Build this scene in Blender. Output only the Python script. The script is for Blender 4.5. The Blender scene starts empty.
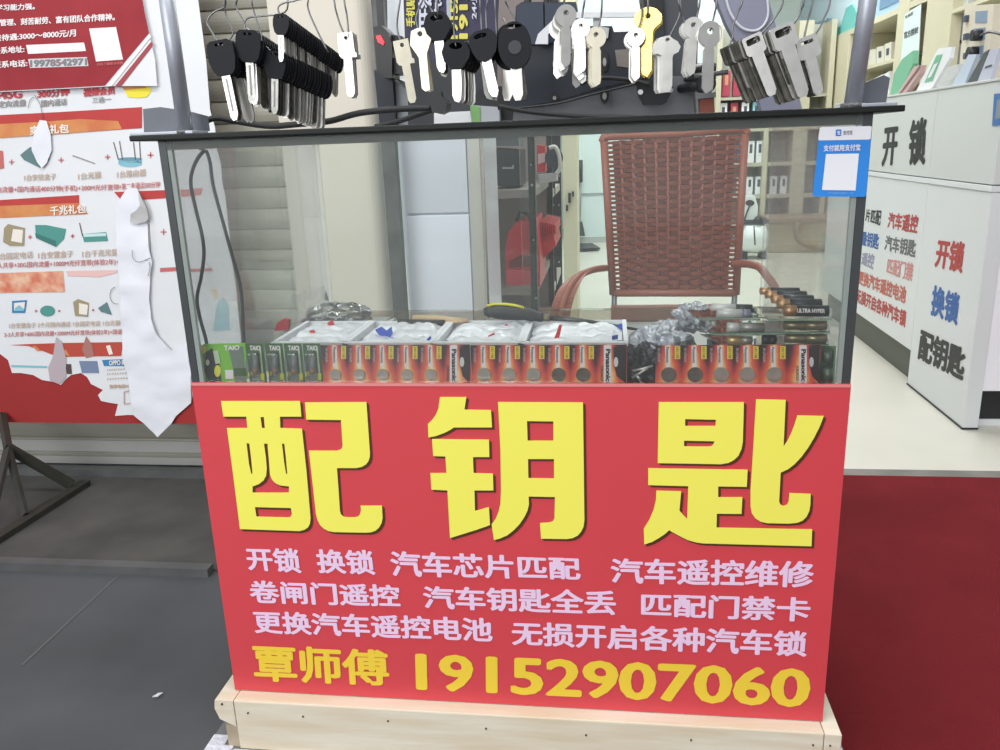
import bpy, bmesh, math, random
from mathutils import Vector, Matrix, Euler, noise
random.seed(7)
S = bpy.context.scene
C = S.collection
S.view_settings.view_transform = 'Standard'
try: S.view_settings.look = 'None'
except Exception: pass
S.view_settings.gamma = 1.0
S.view_settings.use_curve_mapping = False
S.view_settings.exposure = 0.0
S.cycles.transparent_max_bounces = 32
S.cycles.max_bounces = 10

# ------------------------------------------------------------------ camera
FPX = 818.0
CAM = Vector((0.56372, -1.01158, 0.90824))
PIT, ROL, YAW = 0.27537, -0.036268, 0.136058
_cy, _sy, _cp, _sp = math.cos(YAW), math.sin(YAW), math.cos(PIT), math.sin(PIT)
_r = Vector((_cy, _sy, 0)); FW = Vector((-_sy*_cp, _cy*_cp, -_sp)); _u = _r.cross(FW)
RT = math.cos(ROL)*_r + math.sin(ROL)*_u
UP = -math.sin(ROL)*_r + math.cos(ROL)*_u
def ray(px, py): return FW*FPX + RT*(px-500) - UP*(py-375)
def at(px, py, Y):
    d = ray(px, py); return CAM + d*((Y-CAM.y)/d.y)
def atX(px, py, X):
    d = ray(px, py); return CAM + d*((X-CAM.x)/d.x)
def atZ(px, py, Z):
    d = ray(px, py); return CAM + d*((Z-CAM.z)/d.z)
cd = bpy.data.cameras.new('camera'); cd.sensor_fit = 'HORIZONTAL'; cd.sensor_width = 36
cd.lens = FPX/1000*36; cd.clip_start = .01
cam = bpy.data.objects.new('camera', cd); C.objects.link(cam)
cam.matrix_world = Matrix(((RT.x, UP.x, -FW.x, CAM.x), (RT.y, UP.y, -FW.y, CAM.y), (RT.z, UP.z, -FW.z, CAM.z), (0, 0, 0, 1)))
S.camera = cam

# ------------------------------------------------------------------ materials
def lin(c):
    o = []
    for v in c:
        v = v/255.0
        o.append(v/12.92 if v <= .04045 else ((v+.055)/1.055)**2.4)
    return (o[0], o[1], o[2], 1)
_mats = {}
def M(key, col, rough=.6, metal=0., noise_amt=0., nscale=8., bump=0., bscale=30., col2=None, spec=.5, coat=0., stretch=(1, 1, 1)):
    if key in _mats: return _mats[key]
    m = bpy.data.materials.new(key); m.use_nodes = True; nt = m.node_tree; b = nt.nodes['Principled BSDF']
    b.inputs['Base Color'].default_value = lin(col); b.inputs['Roughness'].default_value = rough
    b.inputs['Metallic'].default_value = metal; b.inputs['Specular IOR Level'].default_value = spec
    b.inputs['Coat Weight'].default_value = coat
    if noise_amt or bump or col2:
        tc = nt.nodes.new('ShaderNodeTexCoord'); mp = nt.nodes.new('ShaderNodeMapping')
        mp.inputs['Scale'].default_value = stretch
        nt.links.new(tc.outputs['Object'], mp.inputs[0])
        n = nt.nodes.new('ShaderNodeTexNoise'); n.inputs['Scale'].default_value = nscale; n.inputs['Detail'].default_value = 6
        nt.links.new(mp.outputs[0], n.inputs['Vector'])
        if noise_amt or col2:
            r = nt.nodes.new('ShaderNodeValToRGB')
            a = lin(col); k = 1-noise_amt
            r.color_ramp.elements[0].color = lin(col2) if col2 else (a[0]*k, a[1]*k, a[2]*k, 1)
            r.color_ramp.elements[1].color = a
            r.color_ramp.elements[0].position = .35; r.color_ramp.elements[1].position = .65
            nt.links.new(n.outputs['Fac'], r.inputs[0]); nt.links.new(r.outputs[0], b.inputs['Base Color'])
        if bump:
            n2 = nt.nodes.new('ShaderNodeTexNoise'); n2.inputs['Scale'].default_value = bscale; n2.inputs['Detail'].default_value = 4
            nt.links.new(mp.outputs[0], n2.inputs['Vector'])
            bp = nt.nodes.new('ShaderNodeBump'); bp.inputs['Strength'].default_value = bump; bp.inputs['Distance'].default_value = .01
            nt.links.new(n2.outputs['Fac'], bp.inputs['Height']); nt.links.new(bp.outputs[0], b.inputs['Normal'])
    _mats[key] = m; return m
def glassmat(key, tint=(252, 254, 253), haze=.05, hazecol=(200, 205, 200), ior=1.45, gl=1.0, rough=0.):
    if key in _mats: return _mats[key]
    m = bpy.data.materials.new(key); m.use_nodes = True; nt = m.node_tree; nt.nodes.clear()
    out = nt.nodes.new('ShaderNodeOutputMaterial'); tr = nt.nodes.new('ShaderNodeBsdfTransparent'); gs = nt.nodes.new('ShaderNodeBsdfGlossy')
    df = nt.nodes.new('ShaderNodeBsdfDiffuse'); m1 = nt.nodes.new('ShaderNodeMixShader'); m2 = nt.nodes.new('ShaderNodeMixShader')
    fr = nt.nodes.new('ShaderNodeFresnel'); fr.inputs[0].default_value = ior
    mu = nt.nodes.new('ShaderNodeMath'); mu.operation = 'MULTIPLY'; mu.inputs[1].default_value = gl
    tr.inputs[0].default_value = lin(tint); gs.inputs['Roughness'].default_value = rough; df.inputs[0].default_value = lin(hazecol)
    tc = nt.nodes.new('ShaderNodeTexCoord'); n = nt.nodes.new('ShaderNodeTexNoise'); n.inputs['Scale'].default_value = 3.5; n.inputs['Detail'].default_value = 3
    mr = nt.nodes.new('ShaderNodeMapRange'); mr.inputs[1].default_value = .3; mr.inputs[2].default_value = .7
    mr.inputs[3].default_value = haze*.4; mr.inputs[4].default_value = haze*1.6
    nt.links.new(tc.outputs['Object'], n.inputs['Vector']); nt.links.new(n.outputs['Fac'], mr.inputs[0])
    nt.links.new(mr.outputs[0], m1.inputs[0]); nt.links.new(tr.outputs[0], m1.inputs[1]); nt.links.new(df.outputs[0], m1.inputs[2])
    nt.links.new(fr.outputs[0], mu.inputs[0]); nt.links.new(mu.outputs[0], m2.inputs[0])
    nt.links.new(m1.outputs[0], m2.inputs[1]); nt.links.new(gs.outputs[0], m2.inputs[2]); nt.links.new(m2.outputs[0], out.inputs[0])
    _mats[key] = m; return m
def emitmat(key, col, st):
    m = bpy.data.materials.new(key); m.use_nodes = True; b = m.node_tree.nodes['Principled BSDF']
    b.inputs['Base Color'].default_value = lin(col); b.inputs['Emission Color'].default_value = lin(col); b.inputs['Emission Strength'].default_value = st
    return m

# ------------------------------------------------------------------ objects
org = {}
def thing(name, label, cat, loc=(0, 0, 0), group=None):
    o = bpy.data.objects.new(name, None); C.objects.link(o); o.location = loc; o.empty_display_size = .02
    org[o.name] = Vector(loc); o['label'] = label; o['category'] = cat
    if group: o['group'] = group
    return o
class MB:
    def __init__(s): s.v = []; s.f = []; s.sm = []
    def add(s, vs, fs, smooth=False):
        n = len(s.v); s.v += [Vector(v) for v in vs]
        for f in fs: s.f.append([i+n for i in f]); s.sm.append(smooth)
        return s
    def box(s, a, b, bev=0.):
        x0, y0, z0 = [min(a[i], b[i]) for i in range(3)]; x1, y1, z1 = [max(a[i], b[i]) for i in range(3)]
        if bev <= 0:
            return s.add([(x0,y0,z0),(x1,y0,z0),(x1,y1,z0),(x0,y1,z0),(x0,y0,z1),(x1,y0,z1),(x1,y1,z1),(x0,y1,z1)],
                         [(0,3,2,1),(4,5,6,7),(0,1,5,4),(1,2,6,5),(2,3,7,6),(3,0,4,7)])
        bm = bmesh.new(); bmesh.ops.create_cube(bm, size=1)
        for v in bm.verts: v.co = Vector(((x0+x1)/2+v.co.x*(x1-x0), (y0+y1)/2+v.co.y*(y1-y0), (z0+z1)/2+v.co.z*(z1-z0)))
        bmesh.ops.bevel(bm, geom=bm.edges[:], offset=min(bev, .49*min(x1-x0, y1-y0, z1-z0)), segments=2, affect='EDGES', profile=.6)
        bm.verts.ensure_lookup_table()
        s.add([v.co.copy() for v in bm.verts], [[v.index for v in f.verts] for f in bm.faces]); bm.free(); return s
    def obox(s, c, half, mat, bev=0.):
        t = MB().box([-h for h in half], half, bev); c = Vector(c)
        return s.add([c + mat @ v for v in t.v], t.f)
    def tube(s, pts, r, seg=8, smooth=True, closed_ends=True, rx=None):
        pts = [Vector(p) for p in pts]; n = len(pts)
        rs = r if isinstance(r, (list, tuple)) else [r]*n
        up = Vector((0, 0, 1)); vs = []; prev = None
        for i, p in enumerate(pts):
            t = (pts[min(i+1, n-1)]-pts[max(i-1, 0)]).normalized()
            a = t.cross(prev if prev is not None else (up if abs(t.z) < .9 else Vector((0, 1, 0))))
            if a.length < 1e-4: a = t.cross(Vector((1, 0, 0)))
            a.normalize(); b = a.cross(t).normalized(); prev = b if prev is None else b
            for k in range(seg):
                an = 2*math.pi*k/seg
                vs.append(p + (a*math.cos(an)*(rx[i] if rx else rs[i]) + b*math.sin(an)*rs[i]))
        fs = [(i*seg+k, i*seg+(k+1) % seg, (i+1)*seg+(k+1) % seg, (i+1)*seg+k) for i in range(n-1) for k in range(seg)]
        s.add(vs, fs, smooth)
        if closed_ends:
            m = len(s.v)-n*seg
            s.f.append([m+k for k in range(seg)][::-1]); s.sm.append(False)
            s.f.append([m+(n-1)*seg+k for k in range(seg)]); s.sm.append(False)
        return s
    def cyl(s, a, b, r, seg=20, r2=None):
        return s.tube([a, b], [r, r2 if r2 is not None else r], seg)
    def prism(s, pts, d):               # pts: 3D ngon, d: extrusion vector
        d = Vector(d); n = len(pts); pts = [Vector(p) for p in pts]
        return s.add(pts+[p+d for p in pts], [list(range(n)), list(range(2*n-1, n-1, -1))]+[(i, i+n, (i+1) % n+n, (i+1) % n) for i in range(n)])
    def sphere(s, c, r, seg=16, rings=10, sc=(1, 1, 1)):
        c = Vector(c); vs = [c+Vector((0, 0, r*sc[2]))]
        for i in range(1, rings):
            th = math.pi*i/rings
            for k in range(seg):
                ph = 2*math.pi*k/seg
                vs.append(c+Vector((r*sc[0]*math.sin(th)*math.cos(ph), r*sc[1]*math.sin(th)*math.sin(ph), r*sc[2]*math.cos(th))))
        vs.append(c-Vector((0, 0, r*sc[2]))); fs = [(0, 1+k, 1+(k+1) % seg) for k in range(seg)]
        for i in range(rings-2):
            for k in range(seg): fs.append((1+i*seg+k, 1+(i+1)*seg+k, 1+(i+1)*seg+(k+1) % seg, 1+i*seg+(k+1) % seg))
        L = len(vs)-1; fs += [(L, 1+(rings-2)*seg+(k+1) % seg, 1+(rings-2)*seg+k) for k in range(seg)]
        return s.add(vs, fs, True)
    def build(s, name, mat, parent=None, origin=None):
        me = bpy.data.meshes.new(name)
        if parent is not None: o0 = org[parent.name]
        elif origin is not None: o0 = Vector(origin)
        else:
            xs = [v.x for v in s.v]; ys = [v.y for v in s.v]; zs = [v.z for v in s.v]
            o0 = Vector(((min(xs)+max(xs))/2, (min(ys)+max(ys))/2, min(zs)))
        me.from_pydata([v-o0 for v in s.v], [], s.f); me.materials.append(mat)
        for p, k in zip(me.polygons, s.sm): p.use_smooth = k
        me.update()
        o = bpy.data.objects.new(name, me); C.objects.link(o)
        if parent is not None: o.parent = parent
        else: o.location = o0
        org[o.name] = o0.copy()
        return o
def tag(o, label, cat, group=None):
    o['label'] = label; o['category'] = cat
    if group: o['group'] = group
    return o
def struct(o): o['kind'] = 'structure'; return o
def smooth_path(pts, k=6):
    P = [Vector(p) for p in pts]; out = []
    for i in range(len(P)-1):
        p0 = P[max(i-1, 0)]; p1 = P[i]; p2 = P[i+1]; p3 = P[min(i+2, len(P)-1)]
        for j in range(k):
            t = j/k
            out.append(.5*((2*p1)+(p2-p0)*t+(2*p0-5*p1+4*p2-p3)*t*t+(3*p1-p0-3*p2+p3)*t**3))
    out.append(P[-1]); return out
def rotm(rx=0, ry=0, rz=0): return Euler((math.radians(rx), math.radians(ry), math.radians(rz))).to_matrix()

def curve_mesh(cu):
    o = bpy.data.objects.new('tmp', cu); C.objects.link(o)
    dg = bpy.context.evaluated_depsgraph_get(); me = bpy.data.meshes.new_from_object(o.evaluated_get(dg))
    vs = [v.co.copy() for v in me.vertices]; fs = [list(p.vertices) for p in me.polygons]
    bpy.data.objects.remove(o); bpy.data.meshes.remove(me); bpy.data.curves.remove(cu)
    return vs, fs
def shape2d(loops, thick=0.):
    cu = bpy.data.curves.new('s', 'CURVE'); cu.dimensions = '2D'; cu.fill_mode = 'BOTH'; cu.extrude = thick/2
    for lp in loops:
        sp = cu.splines.new('POLY'); sp.points.add(len(lp)-1)
        for i, p in enumerate(lp): sp.points[i].co = (p[0], p[1], 0, 1)
        sp.use_cyclic_u = True
    return curve_mesh(cu)
_tx = {}
def text2d(body, bold=0.):
    k = (body, bold)
    if k in _tx: return _tx[k]
    cu = bpy.data.curves.new('t', 'FONT'); cu.body = body; cu.resolution_u = 3
    vs, fs = curve_mesh(cu)
    offs = [(0, 0)] if not bold else [(0, 0), (bold, 0), (-bold, 0), (0, bold*.7), (0, -bold*.7), (bold*.7, bold*.5), (-bold*.7, -bold*.5), (bold*.7, -bold*.5), (-bold*.7, bold*.5)]
    V = []; F = []
    for dx, dy in offs:
        n = len(V); V += [(v.x+dx, v.y+dy) for v in vs]; F += [[i+n for i in f] for f in fs]
    xs = [v[0] for v in V]; ys = [v[1] for v in V]
    x0, x1, y0, y1 = min(xs), max(xs), min(ys), max(ys)
    r = ([((x-x0)/(x1-x0), (y-y0)/(y1-y0)) for x, y in V], F); _tx[k] = r; return r
def text_quad(body, tl, tr, bl, br, mat, parent, name='lettering', bold=.03, off=Vector((0, 0, 0)), mb=None):
    vs, fs = text2d(body, bold)
    tl, tr, bl, br = [Vector(q)+off for q in (tl, tr, bl, br)]
    P = [(bl*(1-u)+br*u)*(1-v)+(tl*(1-u)+tr*u)*v for u, v in vs]
    nrm = (tr-tl).cross(tl-bl).normalized()
    if nrm.dot(CAM-bl) < 0: nrm = -nrm
    k = 9 if bold else 1; q = len(P)//k          # each thickening copy of the glyphs lies a hair above the last
    P = [p+nrm*(i//q)*2.5e-5 for i, p in enumerate(P)]
    m = mb or MB(); m.add(P, fs)
    if mb is None: return m.build(name, mat, parent)
def textF(body, L, R, Y, mat, parent, name='lettering', bold=.03, mb=None):
    return text_quad(body, at(L[0], L[1], Y), at(R[0], R[1], Y), at(L[0]+(L[3] if len(L) > 3 else 0), L[2], Y), at(R[0]+(R[3] if len(R) > 3 else 0), R[2], Y), mat, parent, name, bold, mb=mb)
def polyF(pts, Y, th, mat, parent, name, sc=1., o=(0, 0), mb=None):
    P = [at(o[0]+p[0]/sc, o[1]+p[1]/sc, Y) for p in pts]
    m = mb or MB()
    if th: m.prism(P, (0, th, 0))
    else: m.add(P, [list(range(len(P)))])
    if mb is None: return m.build(name, mat, parent)
def ell(cx, cy, rx, ry, n=20): return [(cx+rx*math.cos(2*math.pi*i/n), cy+ry*math.sin(2*math.pi*i/n)) for i in range(n)]

# common materials
black = M('black plastic', (34, 35, 38), .45)
softblack = M('black rubber', (25, 26, 31), .6, bump=.05, spec=.25)
steel = M('brushed steel', (170, 170, 168), .38, .8, noise_amt=.12, nscale=40)
chrome = M('wire steel', (124, 125, 126), .35, .85)
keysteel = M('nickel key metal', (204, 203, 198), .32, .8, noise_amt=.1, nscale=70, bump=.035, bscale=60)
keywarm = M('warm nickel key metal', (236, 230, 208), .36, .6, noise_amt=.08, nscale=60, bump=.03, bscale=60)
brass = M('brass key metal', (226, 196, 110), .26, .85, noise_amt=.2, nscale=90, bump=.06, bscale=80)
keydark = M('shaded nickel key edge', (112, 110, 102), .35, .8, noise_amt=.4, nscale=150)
whitep = M('white plastic', (226, 228, 230), .5)

# ================================================================== SETTING
outfloor = M('dark stone floor', (80, 83, 86), .6, noise_amt=.3, nscale=3.2, bump=.06, bscale=14)
creamfloor = M('cream shop floor', (214, 212, 200), .35, noise_amt=.06, nscale=3)
struct(MB().box((-6, -8, -.05), (.7, 1.13, 0)).build('floor', outfloor))
struct(MB().box((-6, 1.213, -.05), (6, 9, 0)).build('floor', creamfloor))
struct(MB().box((.7, -8, -.05), (6, 1.16, -.004)).build('floor', outfloor))
carpet = M('red carpet', (118, 36, 41), .95, noise_amt=.16, nscale=5, bump=.3, bscale=260, spec=.1)
tag(MB().box((.915, -2.2, -.003), (3.4, 1.165, .004)).build('carpet', carpet), 'dark red carpet laid on the floor in front of the shop entrance', 'carpet')
struct(MB().box((-.29, 1.13, -.05), (6, 1.213, .003)).build('trim_1', M('grey stone threshold', (128, 124, 118), .6, noise_amt=.25, nscale=14)))
struct(MB().box((-6, 1.13, -.05), (-.29, 1.3, .0)).build('trim_2', outfloor))
# joint line in the outside floor and scuffs of dust
d = MB(); a, b = atZ(22, 665, .001), atZ(120, 574, .001); n = Vector((b.y-a.y, a.x-b.x, 0)).normalized()*.0022
d.add([a+n, a-n, b-n, b+n], [(0, 1, 2, 3)])
struct(d.build('trim_3', M('floor joint grout', (98, 100, 100), .8)))
# rear walls of the shop
wallm = M('pale mint wall paint', (214, 228, 224), .6, noise_amt=.03, nscale=2)
struct(MB().box((-2.6, 7.8, 0), (3.1, 7.9, 3)).build('wall_back', wallm))
struct(MB().box((2.95, 1.25, 0), (3.05, 7.8, 3)).build('wall_right', M('cream wall paint', (222, 216, 190), .6)))
struct(MB().box((-2.65, 1.45, 0), (-2.55, 7.8, 3)).build('wall_left', wallm))
struct(MB().box((-2.6, 1.3, 2.95), (3.1, 7.9, 3.0)).build('ceiling', M('white ceiling', (225, 226, 224), .7)))
# cream column between the shutter and the shop
c0 = at(290, 200, 1.10).x; c1 = at(392, 200, 1.2).x
m = MB(); xa, xb, ya, yb, r = c0, c1, 1.08, 1.2, .03
prof = [(xa, ya), (xb-r, ya)]+[(xb-r+r*math.sin(t*math.pi/12), ya+r-r*math.cos(t*math.pi/12)) for t in range(1, 7)]+[(xb, yb), (xa, yb)]
m.prism([(x, y, 0) for x, y in prof], (0, 0, 1.6))
struct(m.build('wall_column', M('cream painted column', (206, 200, 186), .45, noise_amt=.03, nscale=2)))
# roller shutter
prof = []
z = .035; pitch = .056
while z < 1.75:
    for t in range(7):
        a = t/6
        prof.append((1.165-.006*math.sin(a*math.pi), z+a*(pitch-.006)))
    prof.append((1.172, z+pitch-.003)); z += pitch
m = MB(); x0, x1 = -2.6, c0+.01
vs = [(x0, y, z) for y, z in prof]+[(x1, y, z) for y, z in prof]; n = len(prof)
m.add(vs, [(i, i+1, n+i+1, n+i) for i in range(n-1)], False)
m.box((x0, 1.174, .03), (x1, 1.19, 1.75))
sh = m.build('shutter_curtain', M('grey green shutter paint', (172, 171, 158), .5, .05, noise_amt=.12, nscale=3, stretch=(1, 1, 4)))
shut = thing('roller_shutter', 'grey-green roller shutter with horizontal slats, pulled down behind the poster board', 'shutter', (-1.4, 1.17, 0))
sh.parent = shut; sh.location = Vector(org[sh.name])-Vector(org[shut.name])
m = MB(); m.box((x0, 1.140, .012), (x1, 1.185, .035)); m.box((x0, 1.146, .05), (x1, 1.15, .085)); m.build('bottom_bar', M('shutter bottom bar', (202, 202, 198), .4, .4), shut)
# floor rails in front of the shutter
railm = M('dusty grey steel', (104, 106, 106), .55, .3, noise_amt=.25, nscale=12)
b = atZ(216, 578, 0)
tag(MB().box((-2.2, b.y, 0), (b.x-.018, b.y+.028, .02)).build('floor_rail', railm), 'long grey steel rail on the floor left of the sign, nearer the camera', 'rail')
b2 = atZ(205, 480, 0)
tag(MB().box((-2.2, b2.y, 0), (-.3, b2.y+.035, .025)).build('floor_rail', railm), 'dusty grey steel rail on the floor right below the roller shutter', 'rail')
m = MB(); m.box((-2.2, b.y+.029, 0), (b.x+.04, b2.y-.002, .004))
tag(m.build('floor_mat', M('dusty dark mat', (66, 66, 65), .8, noise_amt=.35, nscale=5, col2=(86, 84, 80))), 'dark dusty sheet covering the floor between the two steel rails', 'mat')
p = atZ(335, 0, 0)
q = atZ(157, 696, .003); tag(MB().prism([q+Vector(v) for v in ((-.006, -.004, 0), (.003, -.002, 0), (.007, .008, 0), (0, .006, 0))], (0, 0, .002)).build('paper_scrap', whitep), 'tiny white scrap of paper on the dark floor at lower left', 'litter')

# ================================================================== POSTER BOARD
YB = 1.0
bl = at(0, 425, YB); br_ = at(243, 345, YB); bz = at(190, 424, YB).z
board = thing('poster_board', 'big red backing board behind the torn posters, left of the glass cabinet', 'board', (-1, YB, bz))
MB().box((-1.75, YB, bz), (br_.x-.03, YB+.02, 1.42)).build('panel', M('faded red board', (164, 54, 54), .6, noise_amt=.1, nscale=4, spec=.2), board)
MB().box((-1.75, YB+.02, bz), (-1.7, YB+.05, 1.42)).box((br_.x-.07, YB+.02, bz), (br_.x-.03, YB+.05, 1.42)).box((-1.75, YB+.02, bz), (br_.x-.03, YB+.05, bz+.03)).build('frame', railm, board)
# triangular foot carrying the board
stm = M('dark steel angle', (70, 70, 64), .5, .4, noise_amt=.2, nscale=20)
foot = thing('stand_foot', 'dark steel triangular foot bracket on the floor under the red board', 'stand', (-.97, .85, 0))
X = -.97
m = MB(); fa, fb = atZ(-12, 541, .02), atZ(85, 480, .02); dr = (fb-fa).normalized(); nn = Vector((dr.y, -dr.x, 0))*.016
m.prism([fa+nn, fa-nn, fb-nn, fb+nn], (0, 0, -.0195)); m.build('floor_beam', stm, foot)
ap = at(8, 448, fa.y+(fb.y-fa.y)*.72); top = at(5, 424, YB-.012)
m = MB()
def bar(mb, a, b, w=.011, d=.005):
    t = (b-a).normalized(); s = t.cross(Vector((0, 1, 0))).normalized()*w; q = t.cross(s).normalized()*d
    mb.prism([a+s+q, a-s+q, a-s-q, a+s-q], b-a)
bar(m, ap, at(2, 415, YB-.01), .010, .008); m.build('upright', stm, foot)
m = MB(); bar(m, ap, at(72, 485, fb.y-.05), .016, .004); m.build('brace', stm, foot)
m = MB(); bar(m, ap, atZ(25, 515, .02), .010, .005); m.build('brace', stm, foot)
m = MB(); bar(m, ap, at(-8, 515, fa.y+.1), .012, .005); m.build('brace', stm, foot)

# papers pasted on the board
papm = M('white poster paper', (228, 230, 233), .75, noise_amt=.035, nscale=6, bump=.25, bscale=9, spec=.15)
papm2 = M('bright torn paper', (233, 235, 242), .8, noise_amt=.04, nscale=4, bump=.5, bscale=7, spec=.1)
prred = M('poster print red', (192, 74, 72), .7, spec=.2, noise_amt=.1, nscale=9); pror = M('poster print orange', (216, 154, 96), .7, spec=.2, noise_amt=.1, nscale=14, col2=(206, 122, 84))
prgrey = M('poster print grey', (150, 146, 145), .8); prlred = M('poster print pale red', (196, 110, 108), .8); prtan = M('poster print tan', (198, 176, 160), .8)
prteal = M('poster print teal', (82, 150, 142), .8); prdteal = M('poster print slate teal', (98, 128, 132), .8); prblue = M('poster print blue', (58, 130, 180), .8)
prdark = M('poster print dark', (85, 72, 72), .8); prwhite = M('poster print white', (238, 230, 222), .8); prcy = M('poster print pale cyan', (132, 190, 205), .8)
offer = thing('promotional_poster', 'white poster of broadband gift packages with red and orange bands and torn lower edge', 'poster', at(100, 380, YB))
edge = [(0,354),(8,360),(12,373),(21,373),(33,375),(42,380),(54,382),(61,385),(65,380),(71,375),(81,373),(87,377),(91,384),(103,390),(98,395),(101,401),(111,403),(118,404),(115,416),(127,415),(134,415),(144,420),(172,420),(176,416),(191,403),(194,388),(200,372),(238,366),(241,340),(237,300),(236,287),(232,262),(230,240),(225,195),(222,182),(221,165),(217,150),(215,128),(210,110),(206,60),(197,-8),(-90,-8),(-90,345)]
YP = YB-.002
polyF(edge, YP, .0015, papm, offer, 'paper')
YQ = YP-.0012
def pr(pts, mat, name='print', y=YQ): return polyF(pts, y, 0, mat, offer, name)
pr([(-60,112),(0,115),(60,112),(142,107),(142,128),(0,138),(-60,139)], prred); 
pr([(-60,128),(0,124),(40,122),(80,119),(118,121),(122,129),(60,134),(0,138),(-60,139)], pror, y=YQ-.0006)
pr([(-60,201),(0,200),(79,195),(79,203),(0,206),(-60,207)], prred); pr([(-60,207),(0,206),(79,203),(88,214),(0,218),(-60,218)], pror)
pr([(-60,274),(0,273),(63,271),(65,292),(0,293),(-60,294)], M('poster print faded coral', (212, 120, 96), .8, noise_amt=.35, nscale=30, col2=(232, 190, 160)))
pr([(66,271),(118,270),(116,273),(100,277),(68,276)], M('poster print faded pink', (232, 190, 186), .8))
pr([(9,345),(30,344),(60,343),(123,342),(121,356),(58,357),(40,350),(28,346)], M('poster print brick', (186, 76, 62), .8))
pr([(32,346),(36,346),(41,351),(37,351)], pror, y=YQ-.0006); pr([(106,346),(110,345),(113,354),(109,355)], prwhite, y=YQ-.0006); pr([(62,350),(66,350),(70,356),(66,355)], pror, y=YQ-.0006)
lil = M('lilac grey paper shade print', (186, 172, 178), .85)
pr([(56,337),(62,342),(66,358),(66,377),(60,384),(50,381),(48,368),(53,356)], lil, y=YQ-.0009)
pr([(86,336),(92,345),(94,356),(86,358),(82,350)], M('rose grey print', (170, 120, 112), .85), y=YQ-.0009)
pr([(11,365),(47,366),(47,368),(11,367)], prcy)
pr([(102,360),(125,359),(125,366),(104,366)], prblue)
pr([(79,361),(97,361),(99,373),(82,373)], M('poster print phone', (120, 135, 165), .6)); pr([(65,364),(71,364),(72,374),(67,374)], prdark)
pr([(114,192),(166,190),(168,198),(122,201)], prred); pr([(124,192),(131,191),(127,200),(124,200)], papm, y=YQ-.0004)
pr([(180,190),(203,188),(201,195),(182,197)], M('poster print worn red', (206, 100, 98), .8))
pr([(190,269),(212,268),(213,271),(191,272)], prlred); pr([(160,268),(177,267),(177,271),(160,272)], prlred)
pr([(217,303),(222,298),(228,302),(230,330),(213,331)], M('poster print washed cyan', (158, 198, 208), .8)); pr([(210,290),(216,288),(220,296),(215,300)], M('poster print pale sand', (226, 210, 180), .8))
# badge
pr([(123,88),(148,86),(152,90),(147,97),(138,98),(128,97)], M('poster print yellow', (236, 220, 70), .8)); pr([(122,87),(146,85),(146,88),(124,90)], pror, y=YQ-.0005)
# pictures of devices
pr([(-3,150),(3,151),(4,168),(-3,170)], prlred)
pr([(20,155),(30,147),(50,152),(49,160),(40,168),(24,160)], prdteal)
pr([(35,225),(46,225),(66,229),(64,239),(56,247),(36,238)], prteal); pr([(35,233),(56,241),(56,247),(36,238)], M('poster print deep teal', (62, 120, 116), .8), y=YQ-.0005)
pr([(4,228),(8,224),(25,228),(24,246),(10,246),(3,242)], M('poster print khaki', (160, 148, 118), .8)); pr([(13,229),(23,230),(22,243),(11,241)], prwhite, y=YQ-.0005)
pr([(82,234),(106,232),(108,241),(84,242)], prteal); pr([(83,234),(106,233),(106,236),(84,237)], M('poster print ice', (200, 226, 226), .8), y=YQ-.0005); pr([(79,223),(80,223),(83,236),(82,236)], prdark)
pr(ell(130, 163, 12, 4), prcy); pr([(118,158),(142,158),(141,163),(119,163)], prcy); pr(ell(130, 159, 11.6, 1.8), M('poster print router rim', (110, 150, 165), .8), y=YQ-.0005)
for q in ((113,142,118,160), (119,141,122,160), (133,142,135,160), (139,141,140,160)): pr([(q[0],q[1]),(q[0]+.8,q[1]),(q[2]+.8,q[3]),(q[2],q[3])], prdark, y=YQ-.0006)
pr([(72,156),(73,155),(95,163),(95,164.2)], prgrey); pr([(12,301),(27,300),(25,313),(12,313)], prblue); pr([(14,303),(25,302),(24,311),(14,311)], prwhite, y=YQ-.0005)
pr([(15,308),(19,305),(24,309),(24,311),(14,311)], prcy, y=YQ-.0008)
pr(ell(47.5, 311, 7.5, 5.5), prteal); pr([(73,302),(78,299),(89,303),(88,317),(75,316)], M('poster print khaki', (160, 148, 118), .8)); pr([(79,303),(88,305),(87,315),(79,314)], prwhite, y=YQ-.0005)
pr([(98,308),(107,302),(112,315),(101,312)], prdteal)
m = MB()
for cx, cy, k in ((11.5,162,2.6),(61,160,2.6),(107.5,157,2.6),(150.5,155,3),(30,237,2),(72.5,236,2),(163.5,232,3),(36,311,1.2),(59,311,1),(93,310,1.2)):
    for w, h in ((k, .55), (.55, k)): polyF([(cx-w,cy-h),(cx+w,cy-h),(cx+w,cy+h),(cx-w,cy+h)], YQ-.0004, 0, None, None, '', mb=m)
m.build('plus_signs', prlred, offer)
def plines(rows, mat, bold, name='lettering', y=YQ-.0012, parent=None):
    for r in rows: textF(*r, y, mat, parent or offer, name, bold=bold)
plines([('545G', (-6,91,99.5), (22,89.5,98)), ('300分钟', (37,90,98.5), (69,87,95.5)), ('视频会员', (83,88.5,97), (115,86,94))], M('poster print crimson', (190, 70, 78), .8), .045)
plines([('定向流量', (-2,101,108), (26,99,106)), ('国内通话', (41,100,107), (67,98,105)), ('三选一', (92,97.5,103), (111,96,102))], prgrey, .03)
plines([('实惠礼包', (30,126,135), (69,123.5,133)), ('千兆礼包', (50,206,216), (86,204,213)), ('OPPO R', (109,360.5,365.5), (124.5,359.8,365))], prwhite, .04, y=YQ-.002)
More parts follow.
